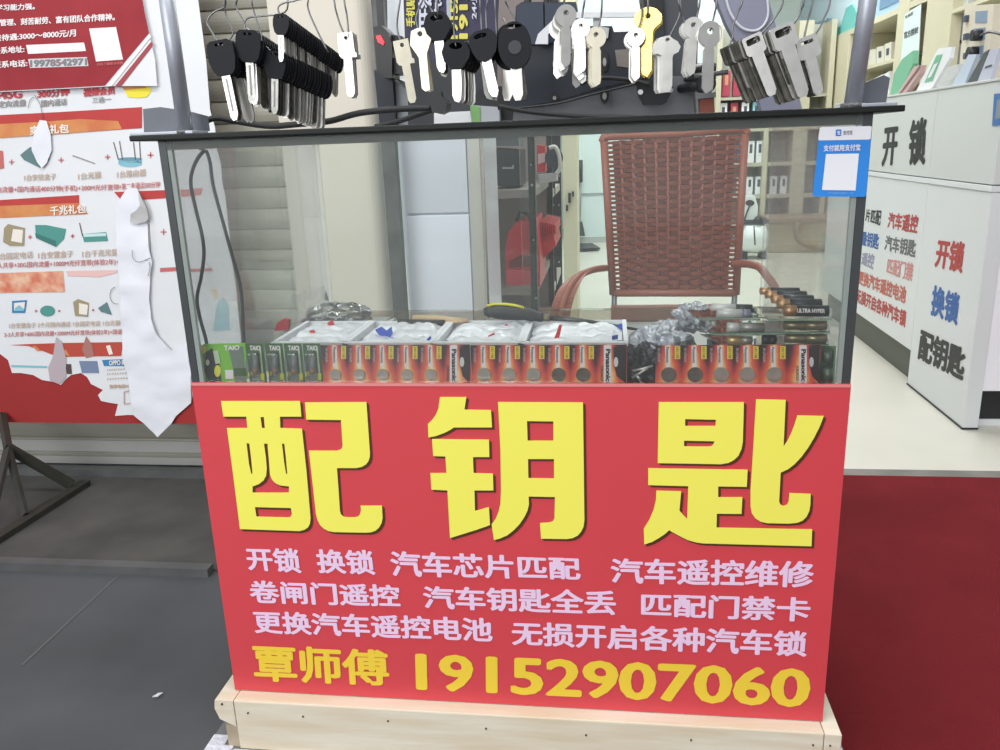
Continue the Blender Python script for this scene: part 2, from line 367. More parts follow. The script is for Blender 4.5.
plines([('1台安放盒子', (24,174.5,181), (56,173,179.5)), ('1台光猫', (78,173,180), (101,171,178)), ('1台路由器', (117,171,178), (146,168.5,176)), ('1台固定电话', (-3,253,260), (33,251,258)),
        ('1台安置盒子', (38,252,259), (73,250,257)), ('1台千兆光猫', (82,250.5,257.5), (118,248.5,255.5)), ('1台安置盒子 3个月国内通话 1台固定电话 1台光猫', (9,323,328.5), (120,320,325.5))], prtan, .018)
plines([('60G国内流量+国内通话400分钟(手机)+200M光纤宽带', (-20,187,194), (119,184,191)), ('+第二条通话500分钟', (119,183.5,190), (160,181,187.5))], prlred, .012)
plines([('人共享+30G国内流量+1000M光纤宽带(体验2年)+', (-3,262.5,269.5), (119,258.5,265.5)), ('2-3人共享+60G国内流量+2000M光纤宽带(体验2年)+国语', (4,332,338), (122,329,335))], prlred, .012)
plines([('· · · · · · · ·', (107,369,371), (124,368,370)), ('· · · · · · · ·', (107,373,375), (126,372,374)), ('· · · · · · · ·', (107,378,380), (127,377,379)), ('宽带电视1G', (109,384.5,388.5), (130,384,388))], prtan, .05)
m = MB()
for w in ([(124,392),(131,390),(133,403),(124,404)],):
    for i in range(4):
        a, b = w[i], w[(i+1) % 4]; polyF([(a[0]-.5,a[1]-.5),(a[0]+.5,a[1]+.5),(b[0]+.5,b[1]+.5),(b[0]-.5,b[1]-.5)], YQ-.0015, 0, None, None, '', mb=m)
m.build('print', prtan, offer)
# torn white sheet hanging over the poster
def crumple(pts, Y, mat, parent, name, amp=.004, res=.012, th=0):
    """sheet with an outline, subdivided and crumpled in depth"""
    P = [at(p[0], p[1], Y) for p in pts]; bm = bmesh.new()
    vs = [bm.verts.new(p) for p in P]; bm.faces.new(vs)
    xs = [p.x for p in P]; zs = [p.z for p in P]
    x = min(xs)+res
    while x < max(xs):
        bmesh.ops.bisect_plane(bm, geom=bm.verts[:]+bm.edges[:]+bm.faces[:], plane_co=(x, 0, 0), plane_no=(1, 0, 0)); x += res
    z = min(zs)+res
    while z < max(zs):
        bmesh.ops.bisect_plane(bm, geom=bm.verts[:]+bm.edges[:]+bm.faces[:], plane_co=(0, 0, z), plane_no=(0, 0, 1)); z += res
    for v in bm.verts:
        v.co.y -= amp*(.6+.9*noise.noise(v.co*14)+.5*noise.noise(v.co*37+Vector((3, 1, 2))))
    bm.verts.ensure_lookup_table(); bm.verts.index_update()
    m = MB(); m.add([v.co.copy() for v in bm.verts], [[v.index for v in f.verts] for f in bm.faces], True); bm.free()
    o = m.build(name, mat, parent); return o
tear = crumple([(117,206),(123,195),(128,188),(137,188),(141,196),(146,205),(148,230),(150,250),(153,262),(151,275),(150,300),(152,318),(158,335),(172,350),(187,345),(192,372),(191,403),(176,416),(172,423),(158,437),(144,423),(134,415),(131,395),(128,378),(124,360),(123,342),(121,300),(119,265),(117,240),(116,222)], YB-.007, papm2, None, 'torn_paper', .006, .014)
tag(tear, 'bright white torn paper strip peeling down in a point over the gift package poster', 'paper')
tear2 = crumple([(40,120),(47,121),(51,133),(52,150),(47,163),(42,168),(37,162),(32,150),(34,136)], YB-.007, papm2, None, 'torn_paper', .003, .01)
tag(tear2, 'small white paper tear hanging over the slate device picture on the poster', 'paper')
flap = crumple([(138,192),(143,200),(147,207),(149,218),(146,222),(137,224),(130,222),(131,214),(137,210),(141,205)], YB-.014, M('grey paper flap', (190, 188, 188), .8), None, 'paper_flap', .006, .006)
tag(flap, 'curled grey paper flap at the top of the bright torn strip', 'paper')
for pts, lb in (([(139,192),(143,199),(148,212),(150,235),(151,253),(152,257)], 'long thin dark tear line down the bright torn strip'), ([(132,250),(133,258),(137,262),(143,261),(150,258)], 'hooked tear line near the middle of the bright torn strip'), ([(149,262),(150,268),(148,276)], 'short tear line below the hooked one'), ([(115,287),(111,290),(110,297),(113,303),(118,304)], 'curved tear line left of the bright torn strip'), ([(34,95),(40,104),(43,119)], 'tear line above the small white paper tear'), ([(28,108),(30,100),(34,97)], 'tiny curved tear line under the grey writing at top left'), ([(207,262),(209,268),(210,275)], 'small tear line seen through the left side of the glass')):
    mid = 129 < pts[0][0] < 160
    m = MB(); m.tube([at(p[0], p[1], YB-.0155 if mid else YB-.006) for p in smooth_path([(a, b, 0) for a, b in pts], 3)], .0007, 5)
    tag(m.build('paper_tear', M('dark crease grey', (110, 104, 104), .8)), lb, 'tear', 'torn lines in the posters')
# recruiting flyer above
fly = thing('recruiting_flyer', 'dark red recruiting flyer with white writing at the upper left', 'poster', at(70, 88, YB-.012))
YF = YB-.012
polyF([(-60,-8),(141,-8),(146,20),(155,60),(157,86),(115,86),(60,89),(0,92),(-60,95)], YF, .0015, papm, fly, 'paper')
polyF([(-60,-8),(141,-8),(145,14),(149,33),(105,85.5),(60,88),(0,91),(-60,94)], YF-.001, 0, M('flyer dark red', (164, 60, 66), .7, spec=.2, noise_amt=.1, nscale=5, col2=(146, 48, 56)), fly, 'print')
flw = M('flyer white', (240, 232, 232), .7)
polyF([(150,34),(151,37),(112,86),(108,86)], YF-.0018, 0, flw, fly, 'stripe'); polyF([(151.5,41),(153,45),(121,86),(115,86)], YF-.0018, 0, M('flyer red stripe', (164, 70, 76), .7), fly, 'stripe')
polyF([(89,28.5),(116,27),(123,59.5),(96,61.5)], YF-.0018, 0, flw, fly, 'white_square')
polyF([(26,45),(84,42.5),(86,51),(28,54)], YF-.0018, 0, flw, fly, 'blank_field'); polyF([(28,59),(87,57),(88.5,66),(30,68)], YF-.0018, 0, M('flyer field grey', (208, 206, 208), .7), fly, 'number_field')
plines([('和学习能力强。', (-12,5,11.5), (35,3,9.5)), ('服从管理、刻苦耐劳、富有团队合作精神。', (-14,20,27), (115,13,20.5)), ('薪资待遇:3000～8000元/月', (-14,35.5,42), (76,29,36.5)), ('联系地址:', (-7,47.5,54.5), (24.5,45.5,52.5)), ('联系电话:', (-7,61.5,68.5), (27.5,59.5,66.5))], flw, .035, parent=fly, y=YF-.0022)
plines([('19978542971', (30,60,67), (87,58,65))], M('marker ink', (130, 128, 134), .7), .05, parent=fly, y=YF-.0026)
plines([('扫码了解更多详情', (97,63,66), (123,61.5,64.5))], prlred, .03, parent=fly, y=YF-.0026)

# ================================================================== CABINET
W = .86; D = .575; ZB = .12; ZS = .609; ZT = .927
cab = thing('display_cabinet', 'glass display cabinet with dark corner edges and a large red sign on its front', 'cabinet', (W/2, D/2, ZB))
frontg = glassmat('front glass', haze=.035, hazecol=(225, 230, 230), ior=1.45, gl=.6)
sideg = glassmat('side glass', (252, 253, 253), haze=.15, hazecol=(230, 235, 233), ior=1.3, gl=.35)
backg = glassmat('dusty rear glass', (240, 238, 230), haze=.16, hazecol=(170, 165, 150), ior=1.4)
edgem = M('dark grey corner edge', (72, 76, 78), .35, .2)
edgel = M('pale glass edge', (168, 176, 172), .2)
MB().box((.006, .0005, ZS), (W-.006, .0055, ZT)).build('front_glass', frontg, cab)
MB().box((.0005, .012, ZB+.01), (.005, D-.01, ZT)).build('side_glass', sideg, cab)
MB().box((W-.005, .012, ZB+.01), (W-.0005, D-.01, ZT)).build('side_glass', sideg, cab)
MB().box((.01, D-.006, .59), (W*.5, D-.002, ZT)).build('rear_glass', glassmat('rear glass', haze=.02, ior=1.4, gl=.5), cab)
MB().box((W*.5-.03, D-.014, .59), (W-.01, D-.010, ZT)).build('rear_glass', glassmat('rear glass', haze=.02, ior=1.4, gl=.5), cab)
for x in (0, W-.010):
    MB().box((x, 0, ZB), (x+.010, .012, ZT)).build('corner_post', edgem, cab)
    MB().box((x, D-.008, ZB), (x+.010, D, ZT)).build('corner_post', sideg, cab)
    xx = .0105 if x == 0 else W-.0165
    MB().box((xx, .001, ZS), (xx+.006, .007, ZT)).build('corner_bead', edgel, cab)
slab = M('black top board', (26, 29, 28), .5, noise_amt=.2, nscale=30, spec=.3)
MB().box((-.031, -.012, ZT), (W+.03, .018, ZT+.007), .0015).build('top_rail', slab, cab); MB().box((-.031, D-.01, ZT), (W+.03, D+.02, ZT+.007), .0015).build('top_rail', slab, cab)
MB().box((-.031, .018, ZT), (.016, D-.01, ZT+.007)).build('top_rail', slab, cab); MB().box((W-.016, .018, ZT), (W+.03, D-.01, ZT+.007)).build('top_rail', slab, cab)
MB().box((.016, .018, ZT+.001), (W-.016, D-.01, ZT+.007)).build('top_glass', glassmat('rear glass'), cab)
MB().box((0.003, .0005, ZT-.012), (W-.003, .006, ZT)).build('top_bead', M('grey sealing bead', (150, 156, 152), .35), cab)
MB().box((.005, .006, .560), (W-.005, D-.02, .568)).build('shelf', M('white shelf board', (196, 196, 192), .6), cab)
MB().box((.01, D-.02, .568), (W-.01, D, .592)).build('rear_rail', glassmat('rear rail glass', (235, 232, 224), .22, (150, 146, 138)), cab)
MB().box((0, .004, ZB), (W, .010, ZS-.02)).build('front_board', M('particle board', (170, 140, 100), .7), cab)
MB().box((.003, D-.02, ZB), (W-.003, D-.012, .56)).build('rear_board', M('particle board', (170, 140, 100), .7), cab)
MB().box((.003, .012, ZB), (W-.003, D-.02, ZB+.01)).build('bottom_board', M('particle board', (170, 140, 100), .7), cab)
# sign
signm = M('red sign film', (214, 72, 80), .42, noise_amt=.03, nscale=5, spec=.4)
sign = MB().box((.0, -.0035, ZB+.001), (W, 0, ZS)).build('sign', signm, cab)
sign['label'] = 'red sign with yellow and pale pink Chinese writing'
MB().box((.0, -.0042, ZS-.0035), (W, -.0036, ZS)).build('top_edge', M('pink sign edge', (226, 140, 140), .4), sign)
YS = -.0036
bigs = [
 (210, 390, 5.0, [[(55,55),(450,55),(457,133),(350,133),(352,190),(460,193),(482,400),(503,640),(500,668),(490,687),(472,699),(445,705),(150,695),(118,440),(85,190),(187,190),(182,133),(67,133)],
   [(253,135),(270,135),(275,190),(260,190)], [(183,265),(197,268),(206,340),(213,418),(207,420),(195,370)],
   [(270,268),(288,268),(294,340),(300,420),(306,440),(318,457),(334,469),(352,477),(395,482),(395,513),(213,513),(213,482),(245,470),(268,452),(281,428),(284,390),(280,340)],
   [(360,268),(372,268),(380,340),(387,420),(381,420),(372,370)], [(225,585),(405,590),(410,618),(406,630),(398,637),(232,633)]]),
 (210, 390, 5.0, [[(475,62),(782,60),(800,315),(799,336),(792,356),(780,372),(760,384),(732,390),(635,390),(650,605),(655,622),(668,633),(690,636),(725,636),(740,632),(750,622),(755,600),(753,578),(860,578),(863,640),(858,666),(845,688),(828,703),(806,711),(780,713),(620,710),(592,705),(568,692),(550,674),(538,650),(530,620),(495,303),(635,303),(650,299),(660,290),(663,275),(655,150),(482,148)]]),
 (420, 390, 5.0, [[(100,35),(232,35),(222,98),(355,100),(360,187),(170,187),(150,200),(125,213),(80,230),(42,237),(40,170),(62,148),(80,122),(92,92)]]),
 (420, 390, 5.0, [[(60,245),(345,248),(347,335),(265,335),(268,415),(365,418),(367,502),(272,502),(275,605),(345,585),(350,675),(285,698),(150,740),(137,502),(57,498),(52,415),(132,415),(127,332),(66,330)]]),
 (420, 390, 5.0, [[(390,60),(815,62),(822,650),(818,682),(806,708),(788,728),(764,740),(735,745),(605,743),(600,665),(648,662),(664,657),(672,642),(675,535),(543,532),(545,570),(538,602),(522,635),(500,668),(470,700),(435,727),(400,742),(370,750),(358,672),(378,645),(392,610),(402,570),(405,500),(402,300)],
   [(535,155),(667,157),(667,253),(538,253)], [(540,345),(670,345),(670,442),(542,440)]]),
 (635, 390, 4.545, [[(108,55),(495,55),(490,235),(484,268),(470,298),(450,318),(425,331),(390,337),(103,332)], [(228,132),(368,135),(365,163),(228,163)], [(223,230),(362,233),(356,247),(347,255),(330,257),(223,256)]]),
 (635, 390, 4.545, [[(60,355),(512,362),(508,440),(378,438),(378,487),(488,487),(484,563),(372,562),(370,625),(805,633),(802,710),(310,697),(280,693),(240,682),(200,662),(155,637),(135,655),(110,672),(78,690),(42,702),(40,630),(65,590),(84,545),(95,500),(97,457),(210,460),(202,548),(220,568),(237,585),(242,437),(60,432)]]),
 (635, 390, 4.545, [[(550,42),(685,45),(675,257),(692,232),(708,200),(724,160),(738,115),(858,118),(840,165),(815,215),(785,265),(755,305),(725,337),(695,360),(662,375),(655,505),(660,520),(674,527),(690,522),(698,508),(702,468),(798,472),(797,520),(792,550),(780,575),(762,593),(738,603),(700,607),(600,605),(570,598),(546,582),(531,560),(525,530),(525,460),(538,250)]]),
]
def charmesh(ox, oy, sc, loops, dx, dy, Y, mb, th):
    L = []
    for lp in loops:
        L.append([(lambda p: (p.x, p.z))(at(ox+p[0]/sc+dx, oy+p[1]/sc+dy, Y)) for p in lp])
    vs, fs = shape2d(L, th)
    mb.add([Vector((v.x, Y-v.z, v.y)) for v in vs], fs)
ylw = M('yellow sign letters', (246, 240, 100), .5, spec=.3); shd = M('printed dark brown letter outline', (84, 44, 20), .6)
def group_char(idx, nm):
    mb = MB(); ms = MB()
    for i in idx:
        charmesh(*bigs[i], 0, 0, YS-.0010, mb, .0006)
        charmesh(*bigs[i], 1.3, 1.1, YS-.0002, ms, .0002); charmesh(*bigs[i], 2.6, 2.2, YS-.0004, ms, .0002)
    o = mb.build('character', ylw, sign); o['label'] = nm
    ms.build('character_shadow_print', shd, sign)
group_char((0, 1), 'large yellow first character of the sign'); group_char((2, 3, 4), 'large yellow middle character of the sign'); group_char((5, 6, 7), 'large yellow last character of the sign')
pink = M('pale pink sign letters', (238, 208, 236), .5, spec=.3); ylw2 = M('warm yellow sign letters', (242, 208, 66), .5, spec=.3)
YT = YS-.0008
for body, L, R in (('开锁', (244.5,547,570,4), (299,548.5,573.5,3)), ('换锁', (315,549,573,3), (373,550,575,3)), ('汽车芯片匹配', (389,550.5,576.5,3), (580,557.5,580,1)), ('汽车遥控维修', (610,558,583,1), (815,561,588,-2)),
                   ('卷闸门遥控', (248,580,603,3), (399,585,607,2)), ('汽车钥匙全丢', (422,585.5,608.5,2), (616,590.5,615.5,0)), ('匹配门禁卡', (641,593,616,0), (811.5,597.5,622,-2)),
                   ('更换汽车遥控电池', (252,610.5,633,3), (492,618,642,1)), ('无损开启各种汽车锁', (511,621,645,1), (808.5,631,657,-2))):
    textF(body, L, R, YT, pink, sign, bold=.034)
textF('覃师傅', (251.5,644,681,3), (388,650,686,2), YT, ylw2, sign, bold=.034)
textF('19152907060', (415,653,690,1), (812,669,708,-3), YT, ylw2, sign, 'telephone_number', bold=.034)
# blue payment card stuck on the glass
card = thing('payment_card', 'blue payment card with white header stuck on the upper right of the glass', 'card', at(845, 197, -.002))
YC = -.001
def rr(x0, y0, x1, y1, x2, y2, x3, y3, r=3):
    c = [Vector((x0, y0)), Vector((x1, y1)), Vector((x2, y2)), Vector((x3, y3))]; out = []
    for i in range(4):
        p, a, b = c[i], c[i-1], c[(i+1) % 4]; u = (a-p).normalized()*r; v = (b-p).normalized()*r
        for t in (0, .25, .5, .75, 1): out.append(tuple(p+u*(1-t)**2+v*t**2))
    return out
polyF(rr(820,127,872,126,866,197,812.5,196.5), YC-.001, .001, M('payment card blue', (36, 136, 226), .35, coat=.3), card, 'sheet')
polyF(rr(820,127,872,126,870.5,139.5,818,140.5, 2), YC-.0015, .0004, M('payment card white', (236, 238, 244), .35, coat=.3), card, 'header')
polyF([(826,154),(859,153.5),(855.5,190.5),(822,190)], YC-.0015, 0, M('payment card white', (236, 238, 244), .35), card, 'white_square')
polyF(rr(836,129.5,841.5,129.5,841,136,835.5,136,.8), YC-.002, 0, M('logo blue', (40, 110, 215), .4), card, 'logo')
pcw = M('payment card white', (236, 238, 244), .35); pcg = M('grey ink', (110, 118, 130), .5)
textF('支', (836.8,130.5,135), (840.7,130.5,135), YC-.0024, pcw, card, bold=.04); textF('支付就用支付宝', (823.5,145,151.5), (860.5,144,150.5), YC-.002, pcw, card, bold=.03)
textF('支付宝', (843,130.5,135), (852.5,130,134.5), YC-.002, pcg, card, bold=.02); textF('打开支付宝扫一扫', (828,192,194.2), (853,192,194.2), YC-.002, M('card pale blue', (150, 190, 230), .4), card, bold=.0)
# hanging black cables inside
cabm = M('black cable', (62, 62, 62), .5)
cb = thing('hanging_cable', 'dark cable hanging in two strands inside the left end of the glass cabinet', 'cable', at(203, 152, .03))
cb_l = MB().tube(smooth_path([at(x, y, .03) for x, y in ((205,150),(198,158),(192,172),(191,186),(196,210),(202,235),(204,255),(201,278),(197,298),(200,318),(207,345),(208,372))], 4), .0025, 8).build('strand', cabm, cb)
MB().tube(smooth_path([at(x, y, .03) for x, y in ((206,150),(210,162),(213,185),(221,215),(232,255),(239,280),(242,300),(243,325),(244,350),(240,378))], 4), .0024, 8).build('strand', cabm, cb)
MB().tube([at(204, 148, .03), Vector((at(204,148,.1).x, .03, ZT))], .004, 10).build('hook', M('yellowed clip', (170, 166, 150), .5), cb)

# ---- wooden plinth and base
wood = M('pale pine wood', (230, 221, 203), .55, noise_amt=.0, nscale=6, col2=(218, 204, 178), stretch=(1, 6, 9), bump=.05, bscale=20)
yf = -.027
pl = thing('wooden_plinth', 'pale pine wood plinth with nail heads under the red sign', 'plinth', (W/2, .2, .035))
MB().box((.008, yf, .034), (W-.003, 0.018, ZB-.0005), .002).build('front_rail', wood, pl)
xl = -.0235
m = MB(); m.prism([(xl+.002, yf-.0005, ZB-.001), (xl+.0, yf-.0005, ZB-.016), (xl+.006, yf-.0005, ZB-.034), (.0072, yf-.0005, ZB-.046), (.0072, yf-.0005, ZB-.001)], (0, .60, 0)); m.build('end_board', wood, pl)
MB().box((-.012, yf+.004, .034), (.0072, .57, ZB-.047)).build('end_block', M('weathered wood', (190, 174, 150), .7, noise_amt=.2, nscale=20), pl)
MB().box((W-.0022, yf-.0005, .034), (W+.020, .573, ZB-.001), .001).build('end_board', wood, pl)
MB().box((.008, .55, .034), (W-.003, .573, ZB-.001)).build('rear_rail', wood, pl)
nail = M('nail head', (66, 56, 48), .5, .5)
for (x, y) in ((248,713),(303,716.5),(388,721),(486,728.5),(586,735),(691,740),(813,745),(830,745.5)):
    p = at(x, y, yf-.0005); MB().tube([p+Vector((0, .002, 0)), p+Vector((0, -.0012, 0))], .0015, 8, rx=[.0011, .0011]).build('nail', nail, pl)
p = at(222, 704, yf-.001); MB().tube([p+Vector((0, .002, 0)), p+Vector((0, -.0012, 0))], .0016, 8).build('nail', nail, pl)
bs = thing('low_platform', 'low grey metal platform under the wooden plinth, its corner wrapped in white tape', 'platform', (W/2, .2, 0))
MB().box((-.046, -.036, 0), (W+.048, .64, .0335), .001).build('box', M('dull grey metal', (132, 134, 138), .5, .4, noise_amt=.15, nscale=15), bs)
tape = M('wrinkled white tape', (222, 222, 232), .4, bump=.6, bscale=90)
m = MB(); 
for (a, b) in (((-.047, -.038, .026), (-.020, .0, .0352)), ((-.022, -.038, .026), (-.004, -.022, .0355))): m.box(a, b, .002)
m.build('tape', tape, bs)
m = MB(); m.box((-.002, -.0372, .030), (W+.048, -.028, .0345), .001); m.build('edge_strip', M('silver edge', (214, 216, 220), .4, .2), bs)
MB().box((W+.022, -.034, .0336), (W+.046, .05, .0350)).build('tape', tape, bs)

# ================================================================== POLES AND WHAT STANDS ON THE CABINET
galv = M('galvanised tube', (176, 180, 190), .4, .4, noise_amt=.15, nscale=20)
slate = M('slate grey plate', (104, 108, 116), .5, .2, noise_amt=.1, nscale=20)
ZR = ZT+.0072
def pole(px0, px1, py1, label, plate, flange):
    a = at(px1, py1, .03); a.z = ZR; b = at(px0, 0, .03); b = a+(b-a)*((1.155-ZR)/(b.z-a.z))
    t = thing('metal_pole', label, 'pole', (a.x, a.y, ZR))
    MB().tube([a, b], .0098, 20).build('tube', galv, t)
    MB().tube([a, a+Vector((0, 0, .005))], .0135, 16).build('weld', M('weld seam', (120, 120, 124), .6, .4, bump=.5, bscale=200), t)
    polyF(plate, .062, .003, slate, t, 'bracket_plate')
    m = MB(); p = at(flange[0], 120, .062).x; q = at(flange[1], 120, .062).x; m.box((p, .018, ZR), (q, .062, ZR+.004), .001); m.build('foot_flange', galv, t)
    return a, b
pa, pb = pole(167, 185, 128, 'grey metal pole at the left end of the cabinet top', [(143,109),(160,107),(188,111),(207,116),(209,131),(144,134)], (146, 207))
pc, pd = pole(868, 852.5, 104, 'grey metal pole at the right end of the cabinet top', [(862,84),(884,75),(890,78),(886,104),(862,107)], (850, 884))
rail = MB().tube([pb+Vector((-.02, 0, -.008)), pd+Vector((.02, 0, -.008))], .008, 14).build('hanging_rail', galv)
tag(rail, 'grey metal rail between the two poles, carrying all the key loops', 'rail')
RZ = pb.z-.008

# machine
mslate = M('slate blue machine housing', (52, 62, 78), .5, .1, noise_amt=.08, nscale=8)
mdark = M('dark machine body', (38, 43, 52), .5, .1); mgrey = M('grey machine body', (110, 112, 116), .5, .25, noise_amt=.12, nscale=12)
mblk = M('machine black', (26, 27, 30), .4)
mc = thing('key_cutting_machine', 'dark slate key cutting machine with white handle, on the cabinet top behind the keys', 'machine', (at(610,120,.2).x, .3, ZR))
def slabF(pts, Y, th, mat, name, parent=None): return polyF(pts, Y, th, mat, parent or mc, name)
slabF([(558,98),(600,84),(640,76),(698,76),(699,130),(512,130),(514,106)], .20, .22, mgrey, 'base')
slabF([(516,6),(522,2),(576,2),(578,26),(612,26),(614,32),(644,31),(646,78),(600,88),(556,101),(510,109)], .19, .16, mdark, 'carriage')
slabF([(517,5),(523,3),(543,3),(544,44),(516,45)], .185, .004, mslate, 'cover'); slabF([(545,3),(576,3),(577,26),(560,40),(545,44)], .185, .004, mslate, 'cover')
slabF([(660,-12),(698,-12),(698,34),(697,80),(664,80),(661,34)], .22, .14, M('motor housing grey', (72, 75, 80), .5, .2), 'motor_housing')
slabF([(643,-12),(662,-12),(664,34),(645,34)], .21, .12, mblk, 'motor')
slabF([(644,31),(664,31),(666,80),(645,80)], .197, .1, mdark, 'carriage_side')
slabF([(535,44),(548,44),(548,34),(562,22),(576,18),(634,17),(638,26),(640,26),(642,14),(634,12),(574,12),(558,15),(538,34)], .165, .006, M('handle white', (222, 224, 228), .4), 'handle')
for (x, y, rx, ry) in ((554.5,63,4,9.5), (604.5,61,4,11), (554.5,97,4,5), (604.5,95,4.5,9)):
    slabF(ell(x, y, rx, ry), .186, .004, mblk, 'slot'); slabF(ell(x, y+1, rx*.45, ry*.4), .183, .003, steel, 'bolt')
slabF([(636,80),(673,78),(673,90),(666,103),(661,105),(643,105),(637,92)], .18, .006, mblk, 'switch_plate')
slabF(ell(640.5, 92, 2.6, 2.6), .177, .003, whitep, 'screw'); slabF(ell(670.5, 90, 2.6, 2.6), .177, .003, M('grey screw', (170, 170, 172), .4, .5), 'screw')
slabF([(615,50),(630,49),(631,68),(617,66)], .188, .002, M('worn tan sticker', (140, 132, 126), .7, noise_amt=.2, nscale=60), 'sticker')
slabF([(593,17),(600,16),(601,26),(609,28),(608,38),(600,39),(593,36)], .18, .02, steel, 'clamp')
m = MB(); m.tube([at(x, y, .17) for x, y in smooth_path([(512,112,0),(530,108,0),(560,104,0),(590,94,0),(620,80,0)], 4) for (x, y) in [(x, y)]] if False else [at(p.x, p.y, .17) for p in smooth_path([(498,109,0),(520,108,0),(560,103,0),(590,95,0),(640,83,0)], 4)], .0016, 6); m.build('trim_line', mblk, mc)
m = MB(); k = at(707, 84, .12); m.cyl(k, k+Vector((0, .03, 0)), .0115, 20); m.build('knob', mblk, mc)
m = MB(); m.tube([at(694, 76, .16), at(728, 72, .16)], .0035, 10); m.tube([at(688, 67, .17), at(716, 66, .17)], .004, 10); m.build('spindle', chrome, mc)
k = at(707, 84, .12); MB().tube([k+Vector((0, .028, 0)), Vector((k.x-.03, .21, k.z))], .006, 10).build('knob_axle', mblk, mc)
slabF([(684,70),(716,69),(716,79),(684,80)], .19, .03, mblk, 'spindle_block')
# small brown block with a chrome rim beside the machine
bb = thing('brown_block', 'small brown block with a chrome rim beside the machine, under the pair of round keys', 'block', at(706, 118, .12))
bb.location.z = ZR; org[bb.name] = Vector(bb.location)
slabF([(699,99),(714,97),(715,118),(699,120)], .12, .03, M('chestnut brown', (124, 66, 52), .5), 'body', bb)
slabF([(695,93),(698,92),(699,119),(697,120)], .118, .03, chrome, 'rim', bb); slabF([(698,93),(716,92),(716,97),(698,99)], .118, .03, chrome, 'rim', bb)
# lavender panel behind the flat keys
lav = thing('lavender_panel', 'lavender-grey curved panel with pale piping standing behind the bunches of flat keys', 'panel', at(770, 118, .48))
lav.location.z = ZR; org[lav.name] = Vector(lav.location)
slabF([(712,-12),(766,-12),(772,12),(781,45),(797,88),(806,124),(765,124),(757,92),(745,58),(727,25)], .48, .03, M('lavender grey vinyl', (132, 134, 152), .6, noise_amt=.05, nscale=10), 'pad', lav)
m = MB(); m.tube([at(p.x, p.y, .478) for p in smooth_path([(724,-12,0),(730,12,0),(742,28,0),(758,30,0),(768,16,0),(766,-12,0)], 5)], .0022, 8); m.build('piping', M('pale piping', (196, 200, 206), .5), lav)
# left things on the top
dev = thing('black_device', 'black device with a small red light standing at the left behind the keys', 'device', at(378, 82, .3)); dev.location.z = ZR; org[dev.name] = Vector(dev.location)
slabF([(373,27),(381,25),(388,32),(392,45),(392,78),(384,78),(377,70)], .30, .05, M('black device plastic', (28, 28, 30), .4), 'body', dev)
slabF([(388,34),(402,36),(406,41),(406,50),(390,50)], .32, .04, black, 'connector', dev); slabF([(384,58),(404,58),(420,63),(420,71),(404,73),(386,75)], .31, .04, black, 'arm', dev)
slabF([(376,36),(380,35),(384,42),(383,45),(378,42)], .297, .003, emitmat('red indicator light', (255, 60, 70), 1.2), 'indicator_light', dev)
slabF([(374,70),(392,72),(396,130),(380,130)], .33, .03, mdark, 'stand', dev)
wd = thing('grey_tray', 'pale grey sloping tray behind the square and narrow silver keys', 'tray', at(405, 120, .34)); wd.location.z = ZR; org[wd.name] = Vector(wd.location)
slabF([(385,75),(398,80),(430,94),(450,100),(452,128),(384,128),(380,90)], .345, .15, M('tray grey', (150, 156, 162), .4), 'body', wd)
slabF([(384,74),(398,79),(432,93),(452,99),(452,101),(431,95.5),(397,82),(384,77)], .340, .16, M('tray pale rim', (222, 226, 230), .4), 'rim', wd)
slabF([(396,78),(428,92),(424,97),(404,88)], .339, .003, M('tray dark window', (96, 104, 108), .4), 'window', wd)
wb = thing('white_carton', 'large white carton standing behind the two light silver keys', 'carton', at(405, 60, .56)); 
wb.location.z = ZR; org[wb.name] = Vector(wb.location)
slabF([(387,-12),(432,-12),(440,95),(450,128),(389,128)], .53, .03, M('soft white carton', (214, 218, 222), .6), 'body', wb)
bk = MB().box((at(383,50,.5).x-.004, .49, ZR), (at(383,50,.5).x+.006, .5, 1.2)).build('black_upright', black); tag(bk, 'thin black upright bar beside the large white carton', 'bar')
# dark banner with vertical digits
ban = thing('vertical_banner', 'dark purple name board with yellow digits and white characters turned sideways', 'sign', at(447, 50, .26))
ban.location.z = ZR; org[ban.name] = Vector(ban.location)
slabF([(403,-12),(499,-12),(497,46),(480,64),(440,66),(405,44)], .26, .004, M('dark purple board', (44, 40, 72), .5, noise_amt=.1, nscale=10), 'board', ban)
slabF([(446,-12),(452,-12),(451,20),(447,20)], .258, .002, M('pale strip', (170, 178, 196), .5), 'strip', ban)
slabF([(408,44),(440,66),(480,64),(497,46),(497,130),(408,130)], .2605, .004, M('dark plastic backing', (40, 42, 48), .5), 'foot', ban)
def tdown(body, x0, x1, y0, y1, Y, mat, bold=.04):   # read from the bottom up, tops of the characters to the left
    text_quad(body, at(x0, y1, Y), at(x0, y0, Y), at(x1, y1, Y), at(x1, y0, Y), mat, ban, bold=bold)
by = M('board yellow', (214, 206, 96), .6); bw = M('board white', (206, 208, 222), .6)
tdown('手机贴膜', 406, 415, -14, 27, .2565, by); tdown('开锁', 418, 432, -14, 30, .2565, bw, .05); tdown('汽车', 434, 442, -14, 18, .2565, bw, .04)
tdown('1915290', 450, 458, -26, 39, .2565, by, .05); tdown('19152', 459, 468, -30, 39, .2565, by, .05); tdown('24小时', 471, 477, -20, 19, .2565, bw, .03)
